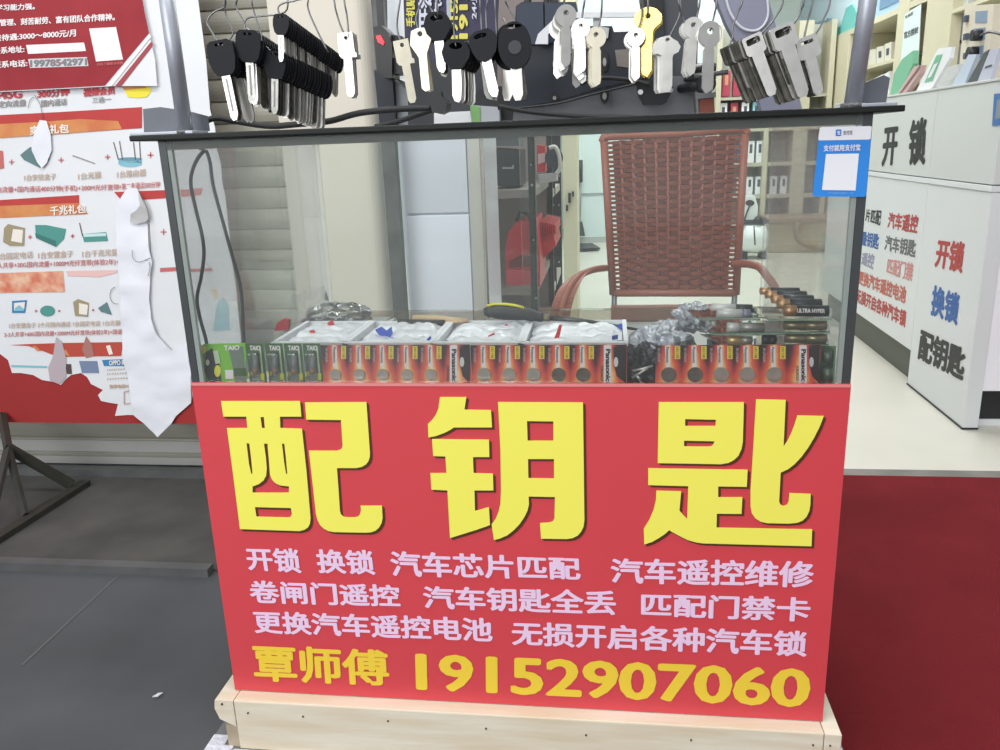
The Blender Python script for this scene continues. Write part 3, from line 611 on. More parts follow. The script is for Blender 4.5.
# cables on the top
m = MB(); m.tube([at(p.x, p.y, .12) for p in smooth_path([(200,124,0),(216,118,0),(240,122,0),(270,126,0),(300,124,0),(330,121,0),(360,113,0),(400,109,0),(432,108,0)], 5)], .0042, 8)
tag(m.build('power_cable', cabm2 := M('matt black cable', (30, 30, 32), .6)), 'thick black cable lying across the cabinet top from the left pole to the plug', 'cable')
m = MB(); m.tube([at(p.x, p.y, .15) for p in smooth_path([(375,127,0),(396,122,0),(420,114,0),(438,108,0)], 5)], .0036, 8)
tag(m.build('power_cable', cabm2), 'black cable rising from the top board to the plug behind the hexagonal key', 'cable')
m = MB(); m.tube([at(p.x, p.y, .14) for p in smooth_path([(498,106,0),(530,112,0),(575,116,0),(620,117,0),(650,118,0)], 5)], .003, 8)
tag(m.build('power_cable', cabm2), 'black cable running along the foot of the key cutting machine', 'cable')
m = MB(); m.tube([at(p.x, p.y, .15) for p in smooth_path([(580,84,0),(600,78,0),(630,80,0),(650,85,0)], 5)], .003, 8)
tag(m.build('power_cable', cabm2), 'short black cable in front of the machine leading to its switch plate', 'cable')
pg = thing('power_plug', 'black power plug below the hexagonal black key', 'plug', at(438, 108, .11))
slabF([(430,102),(434,97),(442,97),(447,103),(446,111),(440,114),(432,112)], .10, .03, black, 'body', pg); slabF([(435,92),(441,92),(442,98),(434,98)], .108, .012, black, 'neck', pg)
bx = thing('white_box', 'small white box on the cabinet top below the black bowed keys', 'box', at(452, 124, .2)); bx.location.z = ZR; org[bx.name] = Vector(bx.location)
slabF([(434,113),(470,111),(472,128),(434,128)], .2, .06, whitep, 'body', bx)
gx = thing('green_label_box', 'little box with a green and grey label beside the small white box', 'box', at(484, 124, .19)); gx.location.z = ZR; org[gx.name] = Vector(gx.location)
slabF([(470,105),(499,107),(500,128),(472,128)], .19, .04, M('grey label box', (168, 172, 178), .5), 'body', gx); slabF([(470,105),(480,107),(480,123),(473,124)], .188, .002, M('label green', (120, 168, 100), .5), 'label', gx)
dk = thing('dark_case', 'black case at the foot of the machine behind the oval black key', 'case', at(500, 124, .22)); dk.location.z = ZR; org[dk.name] = Vector(dk.location)
slabF([(474,96),(480,90),(500,86),(517,90),(540,108),(560,118),(560,129),(500,129),(498,108),(476,106)], .21, .1, M('black case plastic', (32, 33, 36), .5), 'body', dk)

# ================================================================== KEYS
def circ(r, n=16, cx=0, cy=0, sx=1, sy=1): return [(cx+r*sx*math.cos(2*math.pi*i/n), cy+r*sy*math.sin(2*math.pi*i/n)) for i in range(n)]
def teeth(x, y0, y1, n, d, rnd):
    out = []
    for i in range(n):
        y = y0+(y1-y0)*i/n; out += [(x, y), (x-d*rnd.random(), y+(y1-y0)/n*.45)]
    return out
rk = random.Random(3)
KIND = {
 'car': dict(th=4.2, head=[[(-10,7),(10,7),(14,4),(16,-4),(16,-14),(13,-25),(9,-30),(5,-31),(-5,-31),(-9,-30),(-13,-25),(-16,-14),(-16,-4),(-14,4)], [(-5,1),(5,1),(5,4),(-5,4)]],
             blade=[[(-5,-30),(5,-30),(5.3,-36),(5,-73),(2.5,-79),(-2,-80),(-4.6,-75)]], bt=2.2),
 'hex': dict(th=5, head=[[(-9,8),(8,8),(13,3),(17,-5),(16,-12),(8,-23),(4,-25),(-6,-25),(-14,-16),(-17,-6),(-14,3)], circ(4, 14, 0, 1, 2.0, .95)],
             blade=[[(-5.5,-24),(5.5,-24),(6,-40),(5,-58),(2,-62),(-3,-60),(-5.5,-54)]], bt=2.4),
 'bow': dict(th=5, head=[[(-15,-3),(-13,5),(-6,9),(9,9),(15,4),(17,-5),(13,-16),(6,-23),(-2,-25),(-9,-21),(-13,-13)], circ(3.2, 14, -1, 3, 2.4, .9)],
             blade=[[(-5.5,-23),(5.5,-23),(5.5,-58),(2,-64),(-3,-62),(-5.5,-56)]], bt=2.4),
 'oval': dict(th=7, head=[circ(17, 28, 0, -16, 1.05, 1.42), circ(2.6, 14, 0, 3, 3.4, 1)], blade=[[(-6,-38),(6,-38),(6,-66),(3,-72),(-3,-72),(-6,-64)]], bt=2.4),
 'square': dict(th=2.2, head=[[(-11,6),(9,7),(10,-17),(12.5,-19),(12.5,-24),(6,-24),(6,-68),(3,-73),(-3,-73),(-5,-69),(-5,-25),(-8.5,-24),(-11,-20)], circ(2.7)]),
 'narrow': dict(th=2.2, head=[[(-8,3),(-2,5),(6,5),(10,-6),(5,-17),(4.5,-21),(4.5,-50),(0,-51),(-3,-48),(-3,-21),(-5,-17),(-10,-9)], circ(2.5)]),
 'round': dict(th=2.2, head=[circ(10.5, 22, 0, -2.5)[:16]+[(-3.6,-12.4),(-4.8,-16),(-4.8,-46),(-1,-51),(4,-48),(4.8,-44)]+[(4.8,-16),(3.6,-12.4)]+circ(10.5, 22, 0, -2.5)[19:], circ(2.7)]),
 'gold': dict(th=2.2, head=[[(-13,1),(-8,6),(0,8.5),(8,6),(13,1),(13,-6),(6,-12),(5,-15),(5,-50),(1,-56),(-4,-53),(-5,-48),(-5,-15),(-6,-12),(-13,-6)], circ(2.8)]),
 'lens': dict(th=2.2, head=[[(-2,4),(2,4),(5,1),(10,-2),(13,-7),(11,-12),(6,-14),(5,-17),(5,-44),(2,-50),(-3,-50),(-5,-46),(-5,-17),(-6,-14),(-11,-12),(-13,-7),(-10,-2),(-5,1)], circ(2.2, 12, 0, 0)]),
 'flat': dict(th=2.0, head=[[(-11,5),(-9.5,6.5),(9.5,6.5),(11,5),(11,-12),(9,-14.5),(6.5,-15),(6.5,-19),(6,-58),(3,-63),(-3,-63),(-5,-60),(-6.5,-19),(-6.5,-15),(-9,-14.5),(-11,-12)], [(-7.5,-2.4),(-6,-3.6),(6,-3.6),(7.5,-2.4),(7.5,2),(6,3.4),(-6,3.4),(-7.5,2)]]),
 'flatwide': dict(th=2.0, head=[[(-12,6),(-10.5,7.5),(10.5,7.5),(12,6),(13,-14),(11,-17),(6,-17.5),(6,-21),(5,-56),(2,-61),(-3,-60),(-5,-56),(-6,-21),(-6,-17.5),(-11,-17),(-13,-14)], [(-7,-1),(7,-1),(7,3),(-7,3)]]),
}
def kmesh(loops, th, name, mat, ridge=False):
    vs, fs = shape2d([[(x*.001, y*.001) for x, y in lp] for lp in loops], th*.001)
    m = bpy.data.meshes.new(name); m.from_pydata([(v.x, -v.z, v.y) for v in vs], [], fs); m.materials.append(mat); m.update(); return m
KM = {}
KD = {}
for k, d in KIND.items():
    if 'blade' in d:
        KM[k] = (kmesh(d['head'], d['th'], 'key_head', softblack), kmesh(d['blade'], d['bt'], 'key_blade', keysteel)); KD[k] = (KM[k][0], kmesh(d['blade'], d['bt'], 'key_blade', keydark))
    else:
        KM[k] = (kmesh(d['head'], d['th'], 'key', {'gold': brass, 'narrow': keywarm}.get(k, keysteel)),)
KM['warmround'] = (kmesh(KIND['round']['head'], 2.2, 'key', keywarm),)
KM['warmsquare'] = (kmesh(KIND['square']['head'], 2.2, 'key', keywarm),)
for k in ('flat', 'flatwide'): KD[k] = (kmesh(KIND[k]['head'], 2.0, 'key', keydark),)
# milled groove on blades as a thin dark strip part
groove = MB().box((-.0012, -.0014, -.070), (.0012, -.0011, -.034)); gm = bpy.data.meshes.new('groove'); gm.from_pydata(groove.v, [], groove.f); gm.materials.append(M('groove grey', (140, 140, 138), .5, .5))
dim = kmesh([circ(7, 20, 0, -18)], .6, 'dimple', M('raised black rubber', (48, 50, 58), .5))
BX = []
def bundle(kind, hx, hy, Y, n, dx, dy, dY, roll, scale, front_label, rest_label, group, jitter=2.0, yaw=0):
    for i in range(n):
        p = at(hx+i*dx, hy+i*dy, Y+i*dY)
        rot = Euler((math.radians(rk.uniform(-5, 5)), math.radians(roll+(rk.uniform(-jitter, jitter) if i else 0)), math.radians(yaw+(rk.uniform(-14, 14) if jitter >= 3 or n < 4 else rk.uniform(-3, 3)))))
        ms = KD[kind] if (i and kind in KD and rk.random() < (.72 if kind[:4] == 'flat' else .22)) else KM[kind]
        if len(ms) == 1:
            o = bpy.data.objects.new('key', ms[0]); C.objects.link(o)
        else:
            o = bpy.data.objects.new('key', None); C.objects.link(o); o.empty_display_size = .01
            for nm, me in (('head', ms[0]), ('blade', ms[1])):
                c = bpy.data.objects.new(nm, me); C.objects.link(c); c.parent = o
            if kind == 'car' and i == 0:
                c = bpy.data.objects.new('groove', gm); C.objects.link(c); c.parent = o
            if kind == 'oval' and i == 0:
                c = bpy.data.objects.new('dimple', dim); C.objects.link(c); c.parent = o; c.location = (0, -.0037, 0)
        o.location = p; o.rotation_euler = rot; o.scale = (scale,)*3
        o['category'] = 'key'; o['group'] = group
        o['label'] = front_label if i == 0 else rest_label
def wire(paths, Y, label, r=.00105):
    t = thing('wire_loop', label, 'wire', at(paths[0][0][0], paths[0][0][1], Y), 'wire loops carrying the keys')
    for ps in paths:
        P = [at(a, b, Y+.001*i) for i, (a, b) in enumerate(ps)]
        if ps[-1][1] < 0:
            e = P[-1]; P.append(Vector((e.x, .03, RZ+.006)))
        MB().tube(smooth_path(P, 4), r, 6).build('wire_strand', chrome, t)
    return t
G = 'hanging key blanks'
bundle('car', 220, 47, -.02, 6, 3.4, .9, .006, -7, 1.06, 'leftmost large black-headed car key, hanging next to the left pole', 'black-headed car key stacked behind the leftmost one', 'first bunch of black car keys')
bundle('car', 248, 36, -.015, 9, 2.6, 1.6, .006, 4, .95, 'black-headed car key second from the left, hung a little higher than the first', 'black-headed car key stacked behind the second one from the left', 'second bunch of black car keys')
bundle('car', 275, 56, .0, 18, 2.8, 1.3, .0055, 8, .84, 'front key of the lower fan of black car keys with long blades side by side', 'black car key in the lower fan of blades near the top board', 'lower fan of black car keys')
bundle('car', 281, 18, .0, 24, 2.4, 1.75, .0055, 4, .62, 'front small black key at the top of the sloping fan of keys', 'small black key in the upper sloping fan', 'upper fan of small black keys')
bundle('square', 346, 38, -.01, 4, 1.4, .8, .004, -1, .9, 'silver key with a square head hanging alone left of the red light', 'silver square-headed key half hidden behind another', 'square headed silver keys')
bundle('warmsquare', 402, 45, -.02, 1, 0, 0, .004, -7, .88, 'cream-silver key with a square head in front of the white carton', '', 'light silver keys')
bundle('narrow', 420, 34, -.015, 2, .8, .5, .004, -3, 1.25, 'light silver key with a narrow tapering head left of the hexagonal black key', 'second narrow-headed silver key behind the first', 'narrow headed silver keys')
bundle('hex', 437, 19, -.015, 4, .8, 1.6, .006, -3, .95, 'black key with a hexagonal head and large hole beside the yellow digits', 'black hexagonal-headed key behind the one beside the yellow digits', 'hexagonal black keys')
bundle('hex', 456, 47, -.02, 8, 1.9, .7, .0055, 1, .98, 'black hexagonal-headed key hanging lowest, just left of the bowed ones', 'key in the fan behind the lowest hexagonal black key', 'lowest bunch of hexagonal black keys')
bundle('bow', 482, 39, -.02, 5, .5, .9, .006, -12, 1.03, 'black key with a bow-shaped head tilted to the right', 'key behind the tilted bow-headed black key', 'bow headed black keys', jitter=9)
bundle('oval', 514, 30, -.02, 4, -1.4, .6, .008, -2, 1.06, 'black key with a big oval head and a round dimple in front of the machine', 'key behind the big oval-headed black key', 'oval headed black keys', jitter=7)
bundle('round', 566, 13, -.02, 6, -1.3, 2.6, .004, 1, 1.12, 'round-headed silver key hanging highest in front of the white handle', 'silver key behind the highest round-headed one', 'highest bunch of round silver keys', jitter=3)
bundle('round', 581, 26, -.02, 5, -1.6, 4.0, .004, -1, .98, 'round-headed silver key between the highest one and the warm coloured one', 'silver key swinging behind the middle round-headed key', 'second bunch of round silver keys', jitter=9)
bundle('warmround', 596, 35, -.02, 3, -1.8, .8, .004, 0, 1.08, 'warm champagne-coloured key with a round head and broad blade', 'champagne-coloured key behind the front one', 'champagne coloured keys', jitter=1)
bundle('round', 636, 35, -.02, 4, -1.2, 1.2, .004, -1, .95, 'silver round-headed key just left of the brass key', 'silver key behind the one left of the brass key', 'silver keys left of the brass key', jitter=3)
bundle('gold', 648, 16, -.012, 3, .6, .9, .004, 1, 1.15, 'golden brass key with an angular head', 'brass key behind the front golden one', 'brass keys', jitter=4)
bundle('lens', 667.5, 40, -.02, 6, -1.7, .5, .004, -1, 1.1, 'silver key with a flattened lens-shaped head right of the brass key', 'silver key in the stack behind the lens-headed key', 'lens headed silver keys', jitter=1)
bundle('round', 693.5, 25, -.01, 4, -1.6, 1.1, .004, 2, 1.05, 'silver round-headed key, upper of the pair above the black knob', 'silver key behind the upper one of the pair', 'silver keys above the knob', jitter=3)
bundle('round', 710, 31, -.02, 2, -1, .8, .004, 1, 1.28, 'larger silver round-headed key, lower of the pair above the black knob', 'silver key behind the larger round-headed key', 'large round silver keys', jitter=3)
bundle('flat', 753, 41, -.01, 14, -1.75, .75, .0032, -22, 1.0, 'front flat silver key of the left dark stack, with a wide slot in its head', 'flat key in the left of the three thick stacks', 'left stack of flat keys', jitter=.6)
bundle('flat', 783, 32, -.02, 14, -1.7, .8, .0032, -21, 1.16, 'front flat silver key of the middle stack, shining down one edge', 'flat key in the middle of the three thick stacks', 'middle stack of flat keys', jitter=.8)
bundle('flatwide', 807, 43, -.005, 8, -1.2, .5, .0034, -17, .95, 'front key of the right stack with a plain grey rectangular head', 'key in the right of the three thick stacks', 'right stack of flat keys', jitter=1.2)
wire([[(220,47),(213,34),(207,22),(214,12),(225,6),(226,-8)], [(220,47),(233,34),(226,15),(225,-8)]], -.02, 'wire loop of the leftmost bunch of black car keys')
wire([[(248,36),(242,18),(236,6),(239,-8)], [(248,36),(262,40),(254,12),(252,-8)]], -.015, 'wire loop of the second bunch of black car keys')
wire([[(275,56),(258,38),(245,26),(248,18),(262,16),(285,12),(288,-8)]], .0, 'wire loop bending left above the lower fan of car keys')
wire([[(281,18),(278,8),(284,3),(297,0),(304,-8)], [(328,52),(316,28),(308,8),(309,-8)]], .0, 'wire loop of the upper sloping fan of small keys')
wire([[(346,38),(338,18),(334,-8)], [(349,38),(347,16),(344,-8)]], -.01, 'wire loop of the square-headed silver keys')
wire([[(402,45),(397,26),(401,-8)]], -.02, 'wire loop of the cream-silver square key')
wire([[(420,34),(416,20),(419,8),(424,-8)]], -.015, 'wire loop of the narrow-headed silver key')
wire([[(437,19),(430,8),(423,-8)], [(438,18),(437,-8)]], -.015, 'wire loop of the hexagonal black keys')
wire([[(456,47),(454,30),(455,-8)]], -.02, 'wire loop of the lowest hexagonal black keys')
wire([[(482,38),(481,16),(480,-8)], [(487,36),(486,12),(488,-8)], [(497,48),(496,20),(495,-8)]], -.015, 'three parallel wires above the bow-headed black keys')
wire([[(514,30),(514,18),(508,6),(505,-8)], [(508,28),(503,18)]], -.02, 'bent wire of the oval-headed black key')
wire([[(566,13),(564,2),(565,-8)]], -.02, 'wire of the highest round silver keys')
wire([[(581,26),(583,10),(585,-8)]], -.02, 'wire of the second bunch of round silver keys')
wire([[(596,35),(601,16),(602,-8)]], -.02, 'wire of the champagne-coloured keys')
wire([[(636,35),(641,20),(642,8),(639,-8)]], -.02, 'wire of the silver keys left of the brass key')
wire([[(648,16),(648,-8)]], -.012, 'wire of the brass keys')
wire([[(667.5,40),(675,26),(680,12),(678,-8)]], -.02, 'wire of the lens-headed silver keys')
wire([[(693.5,25),(698,12),(700,-8)], [(689,28),(683,18),(680,-8)]], -.01, 'wires of the upper silver keys above the knob')
wire([[(710,31),(714,16),(717,-8)]], -.02, 'wire of the larger round silver key above the knob')
wire([[(753,41),(765,30),(776,16),(784,-8)], [(728,48),(733,36),(733,26),(738,12),(743,-8)]], -.01, 'long wire loop of the left stack of flat keys')
wire([[(783,32),(795,22),(801,10),(804,-8)]], -.02, 'wire of the middle stack of flat keys')
wire([[(807,43),(817,32),(824,18),(831,-8)], [(803,42),(808,20),(813,-8)]], -.005, 'wires of the right stack of flat keys')

# ================================================================== CABINET CONTENTS
ZSH = .568
def cardmat(key, pitch, ox):
    m = bpy.data.materials.new(key); m.use_nodes = True; nt = m.node_tree; b = nt.nodes['Principled BSDF']; L = nt.links.new
    tc = nt.nodes.new('ShaderNodeTexCoord'); sp = nt.nodes.new('ShaderNodeSeparateXYZ'); L(tc.outputs['Object'], sp.inputs[0])
    def mth(op, a, c=None):
        n = nt.nodes.new('ShaderNodeMath'); n.operation = op
        for i, q in enumerate((a, c)):
            if q is None: continue
            if isinstance(q, (int, float)): n.inputs[i].default_value = q
            else: L(q, n.inputs[i])
        return n.outputs[0]
    u = mth('FRACT', mth('MULTIPLY', mth('SUBTRACT', sp.outputs[0], ox-pitch*.5), 1/pitch))
    dd = mth('MULTIPLY', mth('ABSOLUTE', mth('SUBTRACT', u, .5)), 2.0)       # 0 at the coin, 1 between coins
    h = mth('MULTIPLY', mth('SUBTRACT', sp.outputs[2], .042), 1/.047)
    nz = nt.nodes.new('ShaderNodeTexNoise'); nz.inputs['Scale'].default_value = 90; L(tc.outputs['Object'], nz.inputs['Vector'])
    v = mth('ADD', mth('ADD', mth('MULTIPLY', dd, mth('ADD', mth('MULTIPLY', h, .5), .42)), mth('MULTIPLY', h, .14)), mth('MULTIPLY', mth('SUBTRACT', nz.outputs['Fac'], .5), .18))
    r = nt.nodes.new('ShaderNodeValToRGB'); e = r.color_ramp.elements
    e[0].position = .06; e[0].color = lin((248, 226, 186)); e[1].position = .86; e[1].color = lin((52, 30, 34))
    for p, c in ((.18, (242, 178, 112)), (.32, (222, 104, 72)), (.5, (190, 66, 62)), (.68, (96, 40, 44))):
        q = e.new(p); q.color = lin(c)
    L(v, r.inputs[0]); L(r.outputs[0], b.inputs['Base Color']); b.inputs['Roughness'].default_value = .35; return m
coinm = M('coin cell steel', (176, 172, 160), .35, .55, noise_amt=.12, nscale=120); coinm2 = M('dull coin cell', (118, 112, 104), .4, .5, noise_amt=.35, nscale=90)
cw = M('card white', (232, 224, 224), .4); cy_ = M('card yellow', (234, 208, 64), .4); ck = M('card black', (34, 28, 30), .4)
def vtext(body, x, w, y0, y1, Y, mat, parent, bold=.05):
    text_quad(body, at(x+w/2, y0, Y), at(x+w/2, y1, Y), at(x-w/2, y0, Y), at(x-w/2, y1, Y), mat, parent, bold=bold)
def strip(label, x0, x1, coins, r, big, dull, Y):
    t = thing('coin_battery_strip', label, 'battery pack', (at((x0+x1)/2, 400, Y).x, Y, ZSH), 'coin battery strips in the display')
    a = at(x0, 362, Y).x; b = at(x1, 362, Y).x; z1 = at((x0+x1)/2, 345, Y).z
    pitch = (at(coins[-1], 362, Y).x-at(coins[0], 362, Y).x)/(len(coins)-1)
    MB().box((a, Y, ZSH), (b, Y+.0012, z1)).build('card', cardmat('coin card print '+str(x0), pitch, at(coins[0], 362, Y).x-t.location.x), t)
    k = (x1-x0)/300.; pp = (coins[-1]-coins[0])/(len(coins)-1); s = pp/25.
    for i, c in enumerate(coins):
        p = at(c, 374.5, Y-.0004)
        MB().tube([p, p-Vector((0, .0022, 0))], r*.00124, 20).build('coin_cell', coinm2 if i in dull else coinm, t)
        polyF([(c-3.4*s,346),(c+1.2*s,346),(c+1.6*s,367),(c-2.6*s,367)], Y-.0004, 0, cw, t, 'white_strip')
        polyF([(c+5.8*s,346),(c+11*s,346),(c+11*s,359),(c+5.8*s,359)], Y-.0005, 0, cy_, t, 'yellow_label')
        vtext('LR1130', c+8.4*s, 2.6*s, 347, 358, Y-.0008, M('label brown', (120, 90, 30), .5), t, .02)
        vtext('Panasonic', c-1.1*s, 2.6*s, 347, 363, Y-.0008, ck, t, .02)
        vtext('3V LITHIUM', c-9.3*s, 2.4*s, 348, 362, Y-.0008, M('card pale', (190, 176, 176), .5), t, .02)
    polyF([(big-3.6,345.3),(big+3.8,345.3),(big+3.8,384),(big-3.6,384)], Y-.0005, 0, cw, t, 'white_strip'); vtext('Panasonic', big+.6, 4.8, 349, 381.5, Y-.0009, ck, t, .05)
    vtext('CR2032', big-5.6, 2.4, 366, 381, Y-.0009, ck, t, .03)
    polyF([(big+6,347),(x1-.5,347),(x1-.5,384),(big+9,376),(big+6,362)], Y-.0004, 0, M('card dark end', (44, 34, 38), .4), t, 'dark_end')
    polyF(ell(big+8.5, 362, 2.2, 5), Y-.0008, 0, M('pale blob print', (206, 206, 210), .4), t, 'picture')
    return t
strip('left coin battery strip with five cells, next to the green blister cards', 322, 470.5, [335.5,359.5,383,407,431], 6.4, 453.5, (), .016)
strip('middle coin battery strip with five large cells, ending at the black key bag', 471, 627, [484,509,533.5,558.5,583], 7.4, 607.5, (3, 4), .016)
strip('right coin battery strip with five cells, in front of the battery blister packs', 655.5, 820, [668.6,695,721,747,774], 7.8, 803, (0, 1), .016)
# green blister cards
gcard = M('green card print', (66, 104, 58), .35, noise_amt=.3, nscale=60); gbr = M('bright green card print', (122, 188, 60), .35)
gy = M('green card yellow', (226, 222, 60), .4); gs = M('grey battery picture', (128, 130, 132), .4, .2); gcop = M('copper band', (160, 110, 70), .4, .4)
clearb = glassmat('clear blister', haze=.10, hazecol=(200, 205, 205), ior=1.45)
gl = ['green battery blister card right of the bright green one', 'green battery blister card, second of the row of four', 'green battery blister card, third of the row of four', 'green battery blister card beside the left coin strip']
for i, x in enumerate((247, 266.5, 285.5, 304)):
    Y = .018+.0005*i; w_ = 17.5
    t = thing('battery_blister_card', gl[i], 'battery pack', (at(x+9, 400, Y).x, Y, ZSH), 'green battery blister cards')
    MB().box((at(x, 360, Y).x, Y, ZSH), (at(x+w_, 360, Y).x, Y+.001, at(x, 343.5, Y).z)).build('card', gcard, t)
    textF('TAIO', (x+2.5,345.5,350.5), (x+13.5,345.5,350.5), Y-.0006, cw, t, bold=.05)
    MB().tube([at(x+8.5, 356, Y-.004), at(x+8.5, 374, Y-.004)], .0035, 12).build('battery_cell', gs, t)
    MB().tube([at(x+8.5, 368, Y-.004), at(x+8.5, 374, Y-.004)], .0037, 12).build('copper_band', gcop, t)
    MB().tube([at(x+8.5, 353.5, Y-.004), at(x+8.5, 356, Y-.004)], .0014, 10).build('battery_tip', steel, t)
    polyF([(x+12,346),(x+13.6,346),(x+17,380),(x+15.4,380)], Y-.0005, 0, M('card pale green', (190, 206, 170), .4), t, 'edge_print')
    polyF([(x+13.5,373.5),(x+17.3,373.5),(x+17.3,380),(x+13.8,380)], Y-.0007, 0, gy, t, 'yellow_mark'); polyF(ell(x+3.5, 374, 2.1, 3.4), Y-.0007, 0, gy, t, 'yellow_mark')
    polyF([(x-1.5,361),(x+2.2,361),(x+3,371),(x-.5,371)], Y-.0007, 0, gs, t, 'small_print')
    MB().box((at(x+3, 360, Y).x, Y-.009, ZSH+.01), (at(x+14, 360, Y).x, Y-.0002, at(x, 352, Y).z), .002).build('blister', clearb, t)
Y = .02
t = thing('battery_blister_card', 'bright green blister card with yellow marks at the left end of the display', 'battery pack', (at(220, 400, Y).x, Y, ZSH), 'green battery blister cards')
polyF([(199,347),(204,344),(246,343),(247,400),(207,400)], Y, .001, gbr, t, 'card')
polyF([(206,352),(212,348),(220,366),(222,384),(210,384),(204,370)], Y-.0005, 0, M('card black print', (36, 34, 32), .4), t, 'dark_print')
polyF([(229,350),(243,346),(246,384),(236,384)], Y-.0005, 0, M('card grey print', (110, 122, 112), .4), t, 'battery_print')
polyF([(234,368),(246,368),(246,376),(234,376)], Y-.0006, 0, M('card dark green', (60, 90, 50), .4), t, 'dark_green_print')
polyF(ell(203, 349.5, 3.8, 4), Y-.001, 0, gy, t, 'yellow_mark'); polyF(ell(217.5, 371, 3.2, 6), Y-.001, 0, gy, t, 'yellow_mark')
polyF([(213,351),(218,350.5),(220.5,363),(215.5,364)], Y-.001, 0, M('card pale green', (190, 206, 170), .4), t, 'small_print')
polyF([(225,370),(233,370),(233.5,379),(225.5,379)], Y-.001, 0, cw, t, 'white_mark'); polyF(ell(207.5, 362.5, 2, 3.2), Y-.001, 0, cw, t, 'white_mark')
textF('TAIO', (224,345.5,350.5), (239.5,345,350), Y-.001, cw, t, bold=.05)
# cartons full of zip bags behind the cards
cart = M('white carton board', (240, 240, 244), .6); zipm = M('milky zip bag', (242, 242, 248), .3, noise_amt=.2, nscale=45, bump=.3, bscale=90, coat=.3)
redz = M('red zip', (196, 40, 52), .4); bluez = M('blue tab', (48, 84, 190), .4)
cl = ['white carton of zip bags behind the green blister cards', 'white carton of zip bags with a blue tab, second from the left', 'white carton of zip bags below the wooden knife handle', 'white carton of zip bags below the screwdriver shaft']
for i, (xa_, xb_) in enumerate(((274, 343), (347, 431), (435, 519), (523, 626))):
    Ya, Yb = .075, .215
    zt = at((xa_+xb_)/2, 342, Ya).z
    xl_, xr_ = at(xa_, 342, Ya).x, at(xb_, 342, Ya).x
    t = thing('open_carton', cl[i], 'box', ((xl_+xr_)/2, .19, ZSH), 'cartons of zip bags in the display')
    m = MB(); w_ = .0015
    m.box((xl_, Ya, ZSH), (xr_, Ya+w_, zt)); m.box((xl_, Yb, ZSH), (xr_, Yb+w_, zt)); m.box((xl_, Ya, ZSH), (xl_+w_, Yb, zt)); m.box((xr_-w_, Ya, ZSH), (xr_, Yb, zt)); m.box((xl_, Ya, ZSH), (xr_, Yb, ZSH+w_))
    m.build('carton', cart, t)
    for (a, b) in (((xl_-.003, Ya-.004, zt-.001), (xr_+.003, Ya+.002, zt+.0008)), ((xl_-.003, Ya, zt-.001), (xl_+.003, Yb, zt+.0008)), ((xr_-.003, Ya, zt-.001), (xr_+.003, Yb, zt+.0008))):
        MB().box(a, b).build('carton_rim', cart, t)
    nb = 3
    for q in range(nb):
        ya_ = Ya+.01+q*(Yb-Ya-.02)/nb; yb_ = ya_+(Yb-Ya-.02)/nb-.004
        bm = bmesh.new(); bmesh.ops.create_grid(bm, x_segments=22, y_segments=8, size=.5)
        for v in bm.verts:
            X_ = (xl_+xr_)/2+v.co.x*(xr_-xl_-.008); Y_ = (ya_+yb_)/2+v.co.y*(yb_-ya_)
            ed = 1-max(abs(v.co.x), abs(v.co.y))*2
            v.co = Vector((X_, Y_, zt-.012+.010*min(1, ed*4)+.006*noise.noise(Vector((X_*60, Y_*90, i)))+.001*q))
        m = MB(); m.add([v.co.copy() for v in bm.verts], [[v.index for v in f.verts] for f in bm.faces], True); bm.free()
        lo = min(v.z for v in m.v); m.box((xl_+.006, ya_+.004, ZSH+.002), (xr_-.006, yb_-.004, lo+.004))
        o = m.build('zip_bag', zipm, None); tag(o, ['milky zip bag nearest the glass in the %s', 'milky zip bag in the middle of the %s', 'milky zip bag at the back of the %s'][q] % ['carton behind the green cards', 'carton with the blue tab', 'carton below the wooden handle', 'carton below the screwdriver'][i], 'bag', 'zip bags in the cartons')
def bit(pts, Y, th, mat, name, label, cat): tag(polyF(pts, Y, th, mat, None, name), label, cat)
bit([(375,330),(381,327),(386,331),(391,327),(392,334),(389,340),(383,338),(378,334)], .12, .004, bluez, 'zip_tab', 'blue crumpled tab on the second carton', 'tab')
bit([(426,340),(430,336),(432,341)], .09, .003, bluez, 'zip_tab', 'tiny blue tab at the right edge of the second carton', 'tab')
bit([(327,323),(332,320),(334,325),(329,327)], .18, .003, redz, 'zip_tab', 'small red tab below the bag of key blanks', 'tab')
bit([(309,331),(313,330),(316,334),(311,335)], .14, .003, redz, 'zip_tab', 'small red tab on the leftmost carton', 'tab')
bit([(441,331),(447,325),(450,327),(445,332)], .18, .003, redz, 'zip_tab', 'red tab below the wooden knife handle', 'tab')
bit([(488,336),(494,333),(496,337),(490,341)], .12, .003, redz, 'zip_tab', 'small red tab on the carton below the knife', 'tab')
bit([(501,328),(506,324),(510,326),(504,333)], .18, .003, redz, 'zip_tab', 'red tab below the screwdriver handle', 'tab')
bit([(552,343),(556,334),(559,325),(562,325),(560,335),(557,344)], .10, .003, redz, 'zip_tab', 'long red zip strip between the bags of the rightmost carton', 'tab')
bit([(617,325),(624,323),(625,329),(618,331)], .19, .003, bluez, 'zip_tab', 'blue tab at the right end of the cartons', 'tab')
bit([(612,336),(618,335),(618,339),(612,340)], .1, .003, M('navy square', (48, 66, 130), .4), 'zip_tab', 'little navy square printed tab near the silver bags', 'tab')
bit([(274,331),(277,323),(283,319),(289,320),(288,330)], .25, .01, M('dusky red bag', (176, 60, 66), .4), 'red_pouch', 'dusky red pouch behind the leftmost carton', 'pouch')
